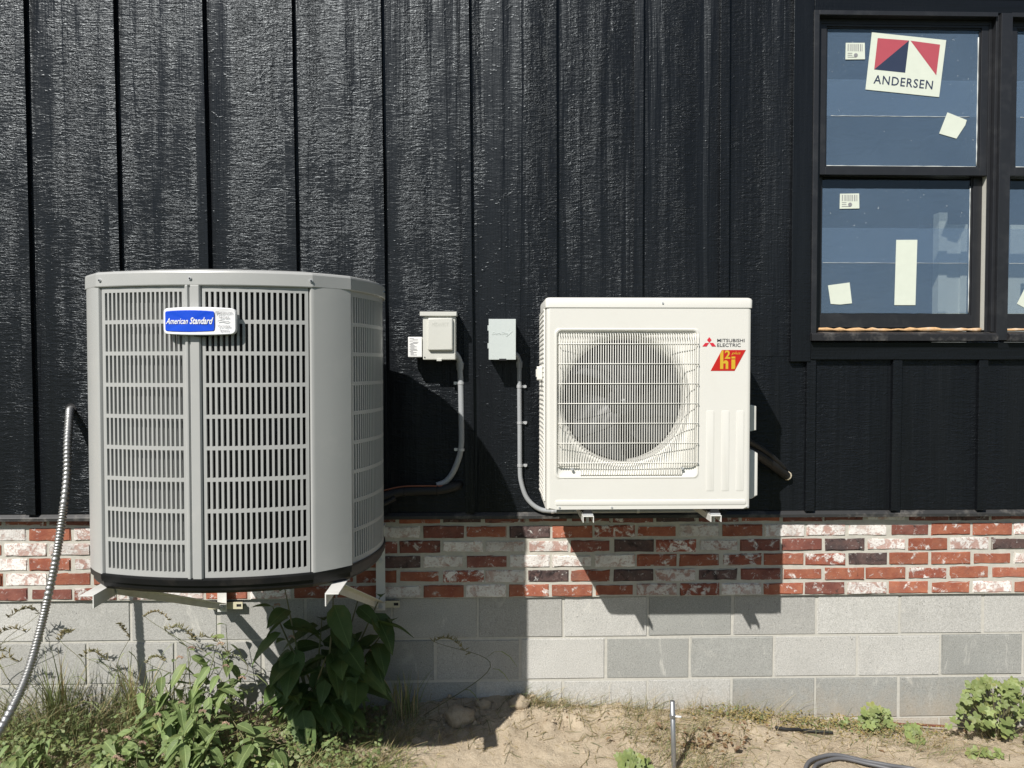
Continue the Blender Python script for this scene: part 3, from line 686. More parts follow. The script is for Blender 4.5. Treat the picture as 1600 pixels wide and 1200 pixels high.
# ---- triangular wall brackets under the condenser
def angle_bar(mb, a, b, w1, w2, th, up, side):
    """L-section bar from a to b; flange w1 along 'side', flange w2 along -up"""
    a, b, up, side = Vector(a), Vector(b), Vector(up).normalized(), Vector(side).normalized()
    for p,q in (((0,0),(w1,-th)),((0,-th),(th,-w2))):
        c = []
        for e in (a,b):
            for (s_,u_) in ((p[0],p[1]),(q[0],p[1]),(q[0],q[1]),(p[0],q[1])): c.append(e+side*s_+up*u_)
        mb.add(c, [(0,1,2,3),(7,6,5,4),(0,4,5,1),(1,5,6,2),(2,6,7,3),(3,7,4,0)])
def slotted_tab(x0, x1, z0, z1, y, root):
    outer = rrect(x0,x1,z0,z1,.003,3); sx = x1-.017; zc = (z0+z1)/2
    mb = MB(); mb.box(x0,sx-.011,y,y+.004,z0,z1); mb.box(sx+.011,x1,y,y+.004,z0,z1); mb.box(sx-.011,sx+.011,y,y+.004,z0,zc-.007); mb.box(sx-.011,sx+.011,y,y+.004,zc+.007,z1)
    mb.box(x0+.003,x1-.003,y+.0045,y+.02,z0+.003,z1-.003,1)
    return mb.build('slotted_rail', [paint_tab,M_dark], root)
paint_tab = paint('rail_cream', (.60,.56,.40), .5, .08)
for X, lab in ((.862,'white steel triangle bracket under the grey condenser near the flexible conduit'), (1.592,'white steel triangle bracket with a bolted wall leg beside the bricks')):
    s = 1 if X > 1.2 else -1
    r = thing('wall_bracket', lab, 'bracket', (X,-.03,.56), 'brackets carrying the grey condenser')
    m = MB(); angle_bar(m, (X-.030,-.060,.565), (X-.030,-.060,.972), .042, .042, .004, (0,-1,0), (1,0,0)) ; m.build('wall_leg', M_steel, r, bevel=.0006)
    m = MB(); angle_bar(m, (X-.026,-.064,.9745), (X-.026,-1.112,.9745), .044, .042, .004, (0,0,1), (1 if s>0 else -1,0,0)); m.build('arm', M_steel, r, bevel=.0006)
    m = MB(); angle_bar(m, (X-.0215,-.066,.606), (X-.0215,-.99,.967), .036, .034, .004, (0,-.33,.94), (1,0,0)); m.build('brace', M_steel, r, bevel=.0006)
    for z in (.584,.80): MB().disc((X-.009,-.0645,z), (0,-1,0), .011, .006, 6).disc((X-.009,-.071,z), (0,-1,0), .006, .006, 8).build('bolt', M_zinc, r)
    slotted_tab(X-.085, X+.075, .568, .600, -.030, r)

# ================================================================== cream heat pump on the right
hp = thing('heat_pump', 'cream ductless heat pump outdoor unit with round fan behind a wire guard', 'heat pump', (2.73,-.36,1.118))
X0,X1,Y0,Y1,Z0,Z1 = 2.319,3.148,-.522,-.205,1.122,1.940
cx, cz = 2.640, 1.555
ri = (2.359,2.930,1.254,1.847)
import cmath
def ray_rect(th, x0,x1,z0,z1, ox, oz, r=0):
    dx, dz = math.cos(th), math.sin(th); t = 1e9
    if dx > 1e-9: t = min(t,(x1-ox)/dx)
    if dx < -1e-9: t = min(t,(x0-ox)/dx)
    if dz > 1e-9: t = min(t,(z1-oz)/dz)
    if dz < -1e-9: t = min(t,(z0-oz)/dz)
    x, z = ox+dx*t, oz+dz*t
    if r:
        kx, kz = min(max(x,x0+r),x1-r), min(max(z,z0+r),z1-r); d = math.hypot(x-kx,z-kz)
        if d > 1e-9 and x != kx and z != kz: x, z = kx+(x-kx)*r/d, kz+(z-kz)*r/d
    return x, z
ths = sorted(set([2*math.pi*k/120 for k in range(120)]+[math.atan2(z-cz,x-cx)%(2*math.pi) for x in (X0,X1) for z in (Z0,Z1)]+
      [math.atan2(z-cz+dz_,x-cx+dx_)%(2*math.pi) for x in ri[:2] for z in ri[2:] for dx_ in (-.01,0,.01) for dz_ in (-.01,0,.01)]))
cr = .012
def inset_rect(e, r, y): return [(lambda p: (p[0],y,p[1]))(ray_rect(t, ri[0]+e,ri[1]-e,ri[2]+e,ri[3]-e, cx, cz, r)) for t in ths]
def outr(e, y): return [(lambda p: (p[0],y,p[1]))(ray_rect(t, X0+e,X1-e,Z0+e*.15,Z1, cx, cz)) for t in ths]
CXF, CZF = 2.640, 1.560
def circ(r, y): return [(CXF+r*math.cos(t), y, CZF+r*math.sin(t)) for t in ths]
def blend(a, b, k, y): return [(p[0]*(1-k)+q[0]*k, y, p[2]*(1-k)+q[2]*k) for p,q in zip(a,b)]
r_in = inset_rect(.006,.018,Y0+.006); c0 = circ(.262,0)
mb = MB()
mb.loft([outr(0,Y1), outr(0,Y0+.014), outr(.004,Y0+.004), outr(.012,Y0), outr(.017,Y0), inset_rect(-.011,.024,Y0), inset_rect(-.006,.022,Y0), inset_rect(-.003,.022,Y0-.0025), inset_rect(.002,.02,Y0-.0015), r_in,
         blend(r_in,c0,.12,Y0+.011), blend(r_in,c0,.4,Y0+.014), blend(r_in,c0,.75,Y0+.019), circ(.266,Y0+.027), circ(.256,Y0+.038), circ(.251,Y0+.055), circ(.250,Y0+.13)])
body = mb.build('cabinet', M_cream, hp, 'auto')
# left flank is an open mesh in front of the coil, so the cabinet wall there gets a sheet coloured dark as the shade inside, and a grid
def fX(t): return Vector((X0-.003, Y1-.004-(Y1-Y0-.045)*t))
mb = MB(); mb.box(X0-.0015,X0+.0005,Y0+.045,Y1-.006,Z0+.03,Z1-.012); mb.build('side_shade_sheet', M_dark, hp)
nrm_s = nrm
def side_grid():
    m = MB(); ys_ = [Y1-.006-(Y1-Y0-.049)*k/12 for k in range(13)]
    for k, y in enumerate(ys_): m.box(X0-.0075,X0-.0018,y-.003,y+.003,Z0+.03,Z1-.012)
    n = 40
    for k in range(n+1):
        z = Z0+.033+(Z1-Z0-.05)*k/n; m.add([(X0-.0095,Y1-.006,z-.003),(X0-.0095,Y0+.043,z+.004),(X0-.0095,Y0+.043,z+.010),(X0-.0095,Y1-.006,z+.003),(X0-.002,Y1-.006,z-.003),(X0-.002,Y0+.043,z+.004),(X0-.002,Y0+.043,z+.010),(X0-.002,Y1-.006,z+.003)],
              [(0,1,2,3),(7,6,5,4),(0,4,5,1),(1,5,6,2),(2,6,7,3),(3,7,4,0)])
    return m.build('side_mesh', M_creamw, hp)
side_grid()
MB().prism(rrect(-.405,-.372,1.642,1.700,.006,3), X0-.030, X0-.0076, 'x').box(X0-.034,X0-.030,-.398,-.380,1.655,1.688).build('coil_sensor', M_creamw, hp, bevel=.002)
# top cover with a turned-down rim
def topring(e, z): return [(x,y,z) for x,y in rrect(X0-.004+e,X1+.004-e,Y0-.003+e,Y1+.003-e,.014,4)]
mb = MB(); mb.loft([topring(.006,Z1-.004), topring(0,Z1-.004), topring(0,Z1+.026), topring(.003,Z1+.033), topring(.010,Z1+.0365), topring(.03,Z1+.038)], True, True, True)
tc = mb.build('top_cover', M_cream, hp, 'auto')
MB().disc((2.786,Y0-.003,Z1+.014),(0,-1,0),.004,.003,10).build('screw', M_zinc, tc)
mb = MB(); mb.add([(X0,Y1,Z0),(X1,Y1,Z0),(X1,Y1,Z1),(X0,Y1,Z1)], [(0,1,2,3)]); mb.add([(X0+.01,Y0+.012,Z0+.002),(X1-.01,Y0+.012,Z0+.002),(X1-.01,Y1,Z0+.002),(X0+.01,Y1,Z0+.002)], [(0,1,2,3)]); mb.build('back_panel', M_cream, hp)
# embossed ribs and bottom moulding
def emboss(x0,x1,z0,z1,r,h,name):
    m = MB(); a = rrect(x0,x1,z0,z1,r,4); b = rrect(x0+.003,x1-.003,z0+.003,z1-.003,max(.001,r-.002),4)
    m.loft([[(x,Y0+.001,z) for x,z in a],[(x,Y0-h*.5,z) for x,z in a],[(x,Y0-h,z) for x,z in b]], True, False, True); return m.build(name, M_cream, body, 'auto')
for xx in (2.966,3.028,3.088): emboss(xx,xx+.032,1.196,1.522,.006,.0013,'rib')
emboss(2.356,3.130,1.140,1.162,.008,.0025,'moulding')
for xx in (2.373,2.584,3.137): MB().disc((xx,Y0+.0005,1.1315),(0,-1,0),.0042,.003,10).build('screw', M_zinc, body)
# fan guard of welded wire
mb = MB(); gy = Y0-.0075; wr = .00175
for k in range(58):
    x = 2.371+.5585*k/57; low = 1.262 if 2.452 < x < 2.868 else 1.298+.012*min(1,abs(x-2.66)/.29)*0
    top = 1.832
    mb.tube([(x,gy+.020,top+.001),(x,gy+.007,top-.001),(x,gy,top-.010),(x,gy,low+.010),(x,gy+.006,low),(x,gy+.014,low-.001)], wr, 6)
for k in range(7): 
    z = 1.7905-.0797*k; mb.tube([(2.366,gy+.012,z),(2.369,gy-.0030,z),(2.931,gy-.0030,z),(2.934,gy+.012,z)], wr*1.1, 6)
mb.tube([(2.452,gy+.011,1.2615),(2.868,gy+.011,1.2615)], wr, 6); mb.tube([(2.366,gy+.011,1.297),(2.452,gy+.011,1.297)], wr, 6); mb.tube([(2.868,gy+.011,1.297),(2.934,gy+.011,1.297)], wr, 6); mb.tube([(2.366,gy+.018,1.834),(2.934,gy+.018,1.834)], wr, 6)
mb.build('fan_guard', M_creamw, hp, True)
for xx, zz in ((2.423,1.287),(2.869,1.289)): MB().disc((xx,Y0+.002,zz),(0,-1,0),.006,.006,8).build('guard_screw', M_zinc, hp)
# fan
fan = MB(); fan.loft([[(CXF+r*math.cos(a*.3142),y,CZF+r*math.sin(a*.3142)) for a in range(20)] for r,y in ((.062,-.40),(.062,-.445),(.055,-.456),(.03,-.460),(.004,-.461))], True, True, True)
fo = fan.build('fan', M_fan, hp, 'auto')
for k in range(3):
    a0 = R(205+120*k); m = MB(); rows = []
    for i in range(9):
        r = .055+.188*i/8; row = []
        for j in range(9):
            sweep = R(-52+104*j/8)*(1-.18*i/8)+R(26)*(i/8)**1.5; a = a0+sweep; row.append((CXF+r*math.cos(a), -.425+.052*(j/8-.5)*-1.5+.012*math.sin(math.pi*j/8), CZF+r*math.sin(a)))
        rows.append(row)
    m.loft(rows, False); m.loft([[(x,y+.003,z) for x,y,z in rw] for rw in rows], False); m.build('blade', M_fan, fo, True)
MB().disc((CXF,-.4615,CZF),(0,-1,0),.008,.008,8).build('hub_nut', M_zinc, fo)
MB().box(2.34,2.94,-.235,-.215,1.14,1.92).build('coil', M_coil, hp)
# service covers on the right flank
def cover(x, y0, y1, z0, z1, name, r=.008):
    m = MB(); poly = [(X1-.001,y0),(x-.010,y0),(x-.003,y0+.003),(x,y0+.010),(x,y1),(X1-.001,y1)]
    sh = lambda s_, z: [(X1-.001+(px-X1+.001)*s_, py, z) for px,py in poly]
    m.loft([sh(.6,z0),sh(1,z0+r),sh(1,z1-r),sh(.65,z1)], True, True, True); return m.build(name, M_cream, hp, 'auto')
cover(X1+.026,-.445,-.26,1.543,1.818,'handle_cover',.02); cover(X1+.049,-.455,-.26,1.432,1.540,'terminal_cover',.005); cover(X1+.060,-.445,-.25,1.150,1.352,'valve_cover',.014)
# brand and logos
logo = MB(); yl = Y0-.0012
def dia(pts): logo.add([(x,yl,z) for x,z in pts], [tuple(range(len(pts)))], 0)
lx, lz, s = 2.9755, 1.7955, .0265
h3 = s*.57
dia([(lx,lz+.0005),(lx-h3*.62,lz+s*.42),(lx,lz+s*.86),(lx+h3*.62,lz+s*.42)])
dia([(lx-.001,lz-.0005),(lx-.001-h3*1.0,lz-.0005),(lx-h3*1.85,lz-s*.56),(lx-h3*.72,lz-s*.56)]); dia([(lx+.001,lz-.0005),(lx+.001+h3*1.0,lz-.0005),(lx+h3*1.85,lz-s*.56),(lx+h3*.72,lz-s*.56)])
put_text(logo, 'MITSUBISHI', 3.0075, 3.1185, 1.7985, yl, .0135, 1, 0, .008); put_text(logo, 'ELECTRIC', 3.0075, 3.103, 1.7795, yl, .0140, 1, 0, .008)
logo.build('brand_print', [M_red,M_inkd], body, fix=False)
st = MB(); st.prism([(2.982,1.6825),(3.079,1.6825),(3.1245,1.7665),(3.027,1.7665)], Y0-.0010, Y0-.0002, 'y', 0)
y2 = Y0-.0016
def gq(pts): st.add([(x,y2,z) for x,z in pts], [tuple(range(len(pts)))], 1)
gq([(3.020,1.690),(3.033,1.690),(3.033,1.7655),(3.028,1.7655),(3.020,1.752)])
gq([(3.033,1.7185),(3.039,1.7245),(3.047,1.7245),(3.053,1.7185),(3.053,1.690),(3.0425,1.690),(3.0425,1.712),(3.033,1.712)])
gq([(3.066,1.690),(3.079,1.690),(3.0815,1.695),(3.0815,1.728),(3.066,1.728)]); gq([(3.066,1.732),(3.0815,1.732),(3.0815,1.740),(3.066,1.740)])
put_text(st, '2', 3.0385, 3.061, 1.732, y2-.0002, .033, 1, 0, .03); put_text(st, 'plus', 3.066, 3.103, 1.749, y2, .011, 1, .35, .005)
st.build('emblem_sticker', [M_red2,M_gold], body, fix=False)
# ---- small channel brackets below it
for X, lab in ((2.487,'pale channel bracket under the cream heat pump, the one nearer the grey conduit'), (3.002,'pale channel bracket under the cream heat pump, the one nearer the window')):
    r = thing('wall_bracket', lab, 'bracket', (X,-.06,1.09), 'brackets carrying the cream heat pump')
    m = MB(); m.prism([(X-.022,1.0745),(X-.019,1.0745),(X-.019,1.098),(X+.019,1.098),(X+.019,1.0745),(X+.022,1.0745),(X+.022,1.101),(X-.022,1.101)], -.545, -.0605, 'y'); m.build('arm', M_steel, r, bevel=.0006)
    m = MB(); m.box(X-.022,X+.022,-.0600,-.0575,1.04,1.45); m.build('wall_leg', M_steel, r)
    m = MB(); m.box(X-.020,X+.020,-.538,-.470,1.1015,1.108); m.disc((X,-.51,1.108),(0,0,1),.012,.010,6); m.disc((X,-.51,1.0975),(0,0,-1),.007,.030,8); m.build('mount_bolt', M_zinc, r, bevel=.0008)
    MB().prism([(X-.020,1.108),(X+.020,1.108),(X+.014,1.121),(X-.014,1.121)], -.53, -.24, 'y').build('foot_pad', M_dark, r)

# ================================================================== disconnect boxes and conduits
bx = thing('disconnect_box', 'ivory disconnect box with a capped top and embossed door', 'electrical box', (1.865,-.06,1.727))
MB().box(1.791,1.937,-.150,SF-.0005,1.729,1.9275).build('case', M_boxw, bx, bevel=.004)
MB().prism([(-.162,1.9255),(-.162,1.944),(-.040,1.952),(-.040,1.928),(-.157,1.928),(-.157,1.9255)], 1.7785, 1.9425, 'x').build('rain_cap', M_boxw, bx, bevel=.0015)
dr = MB(); dr.loft([[(x,-.1505,z) for x,z in rrect(1.814,1.927,1.770,1.917,.006,3)],[(x,-.163,z) for x,z in rrect(1.816,1.924,1.772,1.915,.006,3)],[(x,-.1655,z) for x,z in rrect(1.819,1.921,1.775,1.912,.005,3)]], True, False, True)
door = dr.build('door', M_boxw, bx, 'auto')
tm = MB(); put_text(tm, 'MIDWEST', 1.832, 1.908, 1.880, -.1655, .017, 0, .2, 0, .0012, 1.0); tm.build('embossed_lettering', M_boxw, door)
MB().box(1.853,1.875,-.158,-.1505,1.7235,1.7330).build('hasp', M_boxw, bx, bevel=.001); MB().disc((1.799,-.1503,1.7405),(0,-1,0),.003,.002,8).build('screw', M_dark, bx)
sp = thing('surge_protector', 'small white printed device on the ivory box flank', 'surge protector', (1.755,-.1,1.738))
MB().box(1.724,1.787,-.146,-.085,1.741,1.832).build('case', M_label, sp, bevel=.003)
pr_ = MB(); rn = random.Random(4); z = 1.823
for k in range(15):
    xa = 1.731+rn.choice((0,0,.004,.014)); pr_.box(xa, xa+rn.uniform(.012,.036), -.1468,-.1462, z, z+.0022); z -= .0052
pr_.build('print', M_ink, sp); MB().tube([(1.783,-.115,1.752),(1.7915,-.115,1.752)], .007, 8).build('nipple', M_zinc, sp)
b2 = thing('disconnect_box', 'plain pale green-grey disconnect box with an arrow logo', 'electrical box', (2.147,-.06,1.73))
MB().box(2.090,2.206,-.144,SF-.0005,1.7325,1.910).build('case', M_boxg, b2, bevel=.002)
MB().box(2.0865,2.2085,-.150,-.1445,1.7295,1.9125).build('door', M_boxg, b2, bevel=.0015)
for z in (1.872,1.792): MB().box(2.0815,2.0863,-.148,-.10,z-.012,z+.012).build('hinge', M_boxg, b2, bevel=.001)
tm = MB(); put_text(tm, 'DuraSite', 2.101, 2.172, 1.842, -.1502, .012, 0, .25, 0, .0012)
tm.prism([(2.176,1.868),(2.180,1.868),(2.194,1.8565),(2.168,1.834),(2.164,1.834),(2.186,1.8560)], -.1512, -.1499, 'y'); tm.build('embossed_lettering', M_boxg, b2)
MB().box(2.133,2.165,-.1515,-.146,1.7265,1.7345).build('latch', M_dark, b2)
def conduit(name, label, pts, r, conn, straps, side, n=10):
    t = thing(name, label, 'conduit', pts[0]); MB().tube(smoothpath(pts,n), r, 12).build('pipe', M_pvc, t, True)
    (c0,c1,rc) = conn
    MB().tube([c0, tuple(a*.85+b*.15 for a,b in zip(c0,c1)), tuple(a*.8+b*.2 for a,b in zip(c0,c1)), c1], [rc*.9,rc,rc*1.12,rc*1.0], 12).build('connector', M_pvc, t, 'auto')
    for (p, ax) in straps:
        p = Vector(p); m = MB()
        if ax == 'z':
            m.tube([p+Vector((0,0,-.006)),p+Vector((0,0,.006))], r+.0018, 12); m.box(p.x+min(0,side*.034),p.x+max(0,side*.034),SF-.006,SF-.0006,p.z-.006,p.z+.006); m.disc((p.x+side*.026,SF-.0055,p.z),(0,-1,0),.0075,.007,8)
        else:
            m.tube([p+Vector((-.006,0,0)),p+Vector((.006,0,0))], r+.0018, 12); m.box(p.x-.006,p.x+.006,SF-.006,SF-.0006,p.z,p.z+.032); m.disc((p.x,SF-.0055,p.z+.025),(0,-1,0),.006,.006,8)
        m.build('strap', M_zinc, t)
    return t
yc = SF-.0155
conduit('conduit', 'grey flexible conduit dropping from the ivory box into shadow', [(1.905,-.085,1.765),(1.932,-.078,1.758),(1.951,-.062,1.725),(1.953,yc,1.69),(1.957,yc,1.60),(1.9595,yc,1.42),(1.959,yc,1.345),(1.950,yc,1.285),(1.922,yc,1.212),(1.887,yc-.004,1.166),(1.845,yc-.012,1.150)], .0135,
        ((1.953,yc,1.722),(1.953,yc,1.684),.0165), [((1.957,yc,1.622),'z'),((1.9585,yc,1.313),'z')], -1)
conduit('conduit', 'grey flexible conduit curving from the green-grey box under the heat pump', [(2.195,-.085,1.760),(2.214,-.074,1.752),(2.226,-.060,1.730),(2.2275,yc+.002,1.70),(2.228,yc+.002,1.62),(2.230,yc+.002,1.40),(2.231,yc+.002,1.24),(2.236,yc+.002,1.165),(2.264,yc,1.085),(2.318,yc-.004,1.037),(2.385,yc-.008,1.0265),(2.55,yc-.010,1.0265),(2.95,yc-.010,1.0275),(3.10,yc-.012,1.030),(3.17,-.08,1.05),(3.185,-.12,1.09),(3.18,-.20,1.13)], .0112,
        ((2.2275,yc+.002,1.728),(2.228,yc+.002,1.694),.0140), [((2.228,yc+.002,1.606),'z'),((2.230,yc+.002,1.437),'z'),((2.231,yc+.002,1.238),'z'),((2.381,yc-.008,1.0265),'x'),((2.781,yc-.010,1.0272),'x')], 1)
ls = thing('refrigerant_line', 'black insulated pipe bundle behind the grey condenser in shadow', 'pipe', (1.72,-.08,1.12))
MB().tube(smoothpath([(1.30,-.20,1.10),(1.45,-.16,1.09),(1.60,-.115,1.105),(1.68,-.095,1.124),(1.78,-.085,1.128),(1.86,-.078,1.130),(1.925,-.065,1.142),(1.950,-.03,1.148)],6), .021, 10).build('insulation', M_ins, ls, True)
MB().tube(smoothpath([(1.30,-.215,1.075),(1.50,-.16,1.062),(1.60,-.13,1.075),(1.66,-.115,1.10)],6), .012, 8).build('liquid_line', M_ins, ls, True)
MB().tube(smoothpath([(1.40,-.17,1.108),(1.55,-.12,1.122),(1.64,-.105,1.141),(1.70,-.10,1.1505),(1.80,-.092,1.151),(1.865,-.085,1.149),(1.90,-.06,1.15)],6), .0035, 6).build('control_wire', M_copper, ls, True)
for x, z in ((1.70,1.1255),(1.85,1.130)): MB().tube([(x-.004,-.0905+.01*(x>1.8),z),(x+.004,-.0905+.01*(x>1.8),z)], .0235, 10).build('cable_tie', M_dark, ls, True)
lp = thing('refrigerant_line', 'black insulated pipe entering the wall right of the cream heat pump', 'pipe', (3.3,-.15,1.28))
MB().tube(smoothpath([(3.12,-.34,1.37),(3.20,-.28,1.345),(3.30,-.20,1.300),(3.40,-.12,1.240),(3.47,-.062,1.196),(3.486,-.05,1.184)],6), .021, 10).build('insulation', M_ins, lp, True)
MB().tube(smoothpath([(3.14,-.36,1.405),(3.24,-.27,1.365),(3.35,-.17,1.305),(3.45,-.09,1.232),(3.482,-.045,1.205)],6), .014, 8).build('liquid_line', M_ins, lp, True)
MB().tube([(3.4865,-.056,1.187),(3.494,-.0405,1.178)], [.0215,.018], 10).build('foam_end', M_foam, lp, True)
# ---- ribbed flexible metal conduit hanging at the left
fx = thing('flexible_conduit', 'silver ribbed metal conduit hanging from a hole in the black siding', 'conduit', (.17,-.05,1.50))
path = smoothpath([(.165,-.030,1.502),(.176,-.062,1.497),(.196,-.105,1.455),(.222,-.165,1.35),(.240,-.205,1.22),(.252,-.26,1.07),(.244,-.30,.888),(.233,-.33,.763),(.219,-.38,.60),(.222,-.48,.447),(.215,-.60,.328),(.19,-.72,.23),(.12,-.86,.12),(.02,-1.0,.045)], 60)
d = 0; fine = [path[0]]
for a in path[1:]:
    if (a-fine[-1]).length >= .0028: fine.append(a)
MB().tube(fine, 0, 12, 0, lambda i: .0158+(.0022,.0016,-.0012,-.0016)[i%4]).build('sheath', M_flex, fx, True)
MB().tube([(.168,SF-.0012,1.5045),(.168,SF+.004,1.5045)], .025, 20).build('hole_shade_disc', M_dark, fx)  # flat disc on the siding, its dark colour stands for shade in the hole

# ================================================================== things on the soil
def on(x,y): return gz(x,y)
st_ = thing('pipe_stake', 'galvanised pipe stake standing in the soil below the heat pump', 'stake', (2.862,-.47,on(2.862,-.47)))
MB().tube([(2.862,-.47,-.15),(2.853,-.475,.10),(2.845,-.48,.318)], .0105, 10).build('pipe', M_galv, st_, True)
MB().tube([(2.847,-.4795,.250),(2.846,-.48,.262)], .0135, 10).build('clamp', M_galv, st_); MB().tube([(2.855,-.486,.257),(2.880,-.49,.256)], [.003,.005], 7).build('clamp_screw', M_label, st_, True)
cab = thing('cable', 'grey looped cable lying on bare soil at the bottom edge', 'cable', (3.56,-.42,on(3.56,-.42)))
def lay(pts, r, lift=0, seg=8):
    q = smoothpath([(x,y,0) for x,y in pts], 10); return MB().tube([(p.x,p.y,gz(p.x,p.y,False)+r*.9+.006+lift) for p in q], r, seg)
lay([(3.36,-.66),(3.37,-.56),(3.415,-.475),(3.49,-.425),(3.57,-.415),(3.66,-.44),(3.75,-.475),(3.84,-.50),(3.95,-.58)], .0085, .006).build('strand', M_cable, cab, True)
lay([(3.40,-.66),(3.405,-.56),(3.44,-.490),(3.50,-.450),(3.58,-.435),(3.66,-.458),(3.76,-.505),(3.86,-.56),(3.9,-.66)], .0075, .004).build('strand', M_cable, cab, True)
hs_ = lay([(3.40,-.165),(3.46,-.172),(3.52,-.160),(3.58,-.168),(3.66,-.178)], .0075, .004).build('drip_pipe', M_ins, None, True); tag(hs_, 'short black plastic pipe lying on soil beside yellowing weeds', 'pipe')
rr = lay([(3.98,-.035),(4.08,-.04),(4.2,-.036),(4.28,-.045)], .006, .012).build('rusty_rod', M_rust, None, True); tag(rr, 'thin rusty rod against the foot of the block wall', 'rod')
def clod(c, s, seed):
    bm = bmesh.new(); bmesh.ops.create_icosphere(bm, subdivisions=3, radius=1); o = Vector((seed*3.1,seed,0))
    for v in bm.verts:
        k = 1+.32*noise.noise(v.co*1.3+o)+.16*noise.noise(v.co*3.4+o)+.07*noise.noise(v.co*8+o); v.co = Vector((v.co.x*s[0],v.co.y*s[1],v.co.z*s[2]))*k
    me = bpy.data.meshes.new('dirt_clod'); bm.to_mesh(me); bm.free(); me.materials.append(M_soil)
    for p in me.polygons: p.use_smooth = True
    o = bpy.data.objects.new('dirt_clod', me); COL.objects.link(o); o.location = (c[0],c[1],gz(c[0],c[1],False)+s[2]*.35); return o
tag(clod((1.955,-.13),(.066,.05,.05),3), 'large round soil clod in the condenser shadow', 'dirt clod', 'loose soil clods')
tag(clod((2.225,-.05),(.05,.035,.035),5), 'crumbly soil clod at the wall where the shadow ends', 'dirt clod', 'loose soil clods')
tag(clod((2.06,-.055),(.035,.03,.025),8), 'small soil clod against the blocks, left of the crumbly one', 'dirt clod', 'loose soil clods')
# crumbs of soil: too many to count
mb = MB(); rn = random.Random(21)
for k in range(5200):
    x = rn.uniform(-.6,5.2); y = -abs(rn.gauss(0,.33))-.012; s = min(.012,.0014+rn.expovariate(1/.0019))
    if k < 500: x = rn.uniform(1.6,2.5); y = -rn.uniform(.01,.16); s *= 1.6
    z = gz(x,y)+s*.25; c = Vector((x,y,z)); rt = Matrix.Rotation(rn.uniform(0,6.3),3,'Z') @ Matrix.Rotation(rn.uniform(0,3),3,'X')
    mb.add([c+rt@Vector((a*s*rn.uniform(.7,1.2),b*s*rn.uniform(.7,1.2),d_*s*rn.uniform(.6,1))) for a,b,d_ in ((1,0,0),(-1,0,0),(0,1,0),(0,-1,0),(0,0,1),(0,0,-1))],
           [(0,2,4),(2,1,4),(1,3,4),(3,0,4),(2,0,5),(1,2,5),(3,1,5),(0,3,5)])
tag(mb.build('soil_crumbs', M_soil, None, fix=False), 'loose crumbs and pebbles scattered over the dry soil', 'soil', kind='stuff')

# ================================================================== plants
def leaf_mesh(name, L, Wd, mat, fold=.18, droop=.25, n=7, ser=.0, peak=.38, wav=.0, seed=0):
    rnd = random.Random(seed); v = []; f = []
    for i in range(n+1):
        t = i/n
        w = Wd*.5*(t/peak)**.65*math.exp(.65*(1-t/peak)) if t < peak else Wd*.5*max(0,1-((t-peak)/(1-peak))**1.7)
        w = max(w, .0012); z = -droop*L*t*t+wav*L*math.sin(t*9+seed)
        s1 = 1+ser*rnd.uniform(-1,1); s2 = 1+ser*rnd.uniform(-1,1)
        v += [(t*L, w*s1, z+fold*w+wav*L*math.sin(t*7)*.6), (t*L, w*.5, z+fold*w*.3), (t*L, 0, z-.02*w), (t*L, -w*.5, z+fold*w*.3), (t*L, -w*s2, z+fold*w-wav*L*math.cos(t*8)*.6)]
    for i in range(n):
        for k in range(4): a = i*5+k; f.append((a,a+1,a+6,a+5))
    v += [(-.22*L,0,.03*L),(-.22*L,.0018,.03*L)]; b = len(v); f.append((2,b-2,b-1,1))
    me = bpy.data.meshes.new(name); me.from_pydata(v,[],f); me.materials.append(mat); me.polygons.foreach_set('use_smooth',[True]*len(f)); me.update(); return me
def mallow_mesh(Rr, mat, seed):
    rnd = random.Random(seed); v = [(0,0,-.12*Rr)]; f = []; n = 25
    for ring_, k in ((.5,0),(1,1)):
        for i in range(n):
            a = R(-155+310*i/(n-1)); lob = 1+.13*math.cos(a*5.8)+(.05*math.cos(a*22) if k else 0); r = Rr*ring_*(lob if k else 1); v.append((r*math.cos(a)+Rr*.05, r*math.sin(a), Rr*(.07*ring_+.10*ring_*math.cos(a*5.8+rnd.uniform(-.2,.2))*k)))
    for i in range(n-1): f += [(0,1+i,2+i),(1+i,1+n+i,2+n+i,2+i)]
    me = bpy.data.meshes.new('leaf'); me.from_pydata(v,[],f); me.materials.append(mat); me.polygons.foreach_set('use_smooth',[True]*len(f)); me.update(); return me
def place_leaf(me, parent, pos, az, pitch, roll=0, s=1.0, name='leaf'):
    o = bpy.data.objects.new(name, me); COL.objects.link(o)
    o.matrix_basis = Matrix.Translation(pos) @ Matrix.Rotation(az,4,'Z') @ Matrix.Rotation(-pitch,4,'Y') @ Matrix.Rotation(roll,4,'X') @ Matrix.Scale(s,4)
    attach(o, parent); return o
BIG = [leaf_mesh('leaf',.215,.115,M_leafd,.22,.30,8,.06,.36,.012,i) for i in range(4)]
MED = [leaf_mesh('leaf',.120,.050,M_leaf,.22,.32,7,.06,.36,.012,10+i) for i in range(4)]
FRN = [leaf_mesh('leaf',.130,.064,M_leaf,.2,.22,7,.04,.36,.008,20+i) for i in range(3)]
MAL = [mallow_mesh(.024,M_mal,i) for i in range(4)]
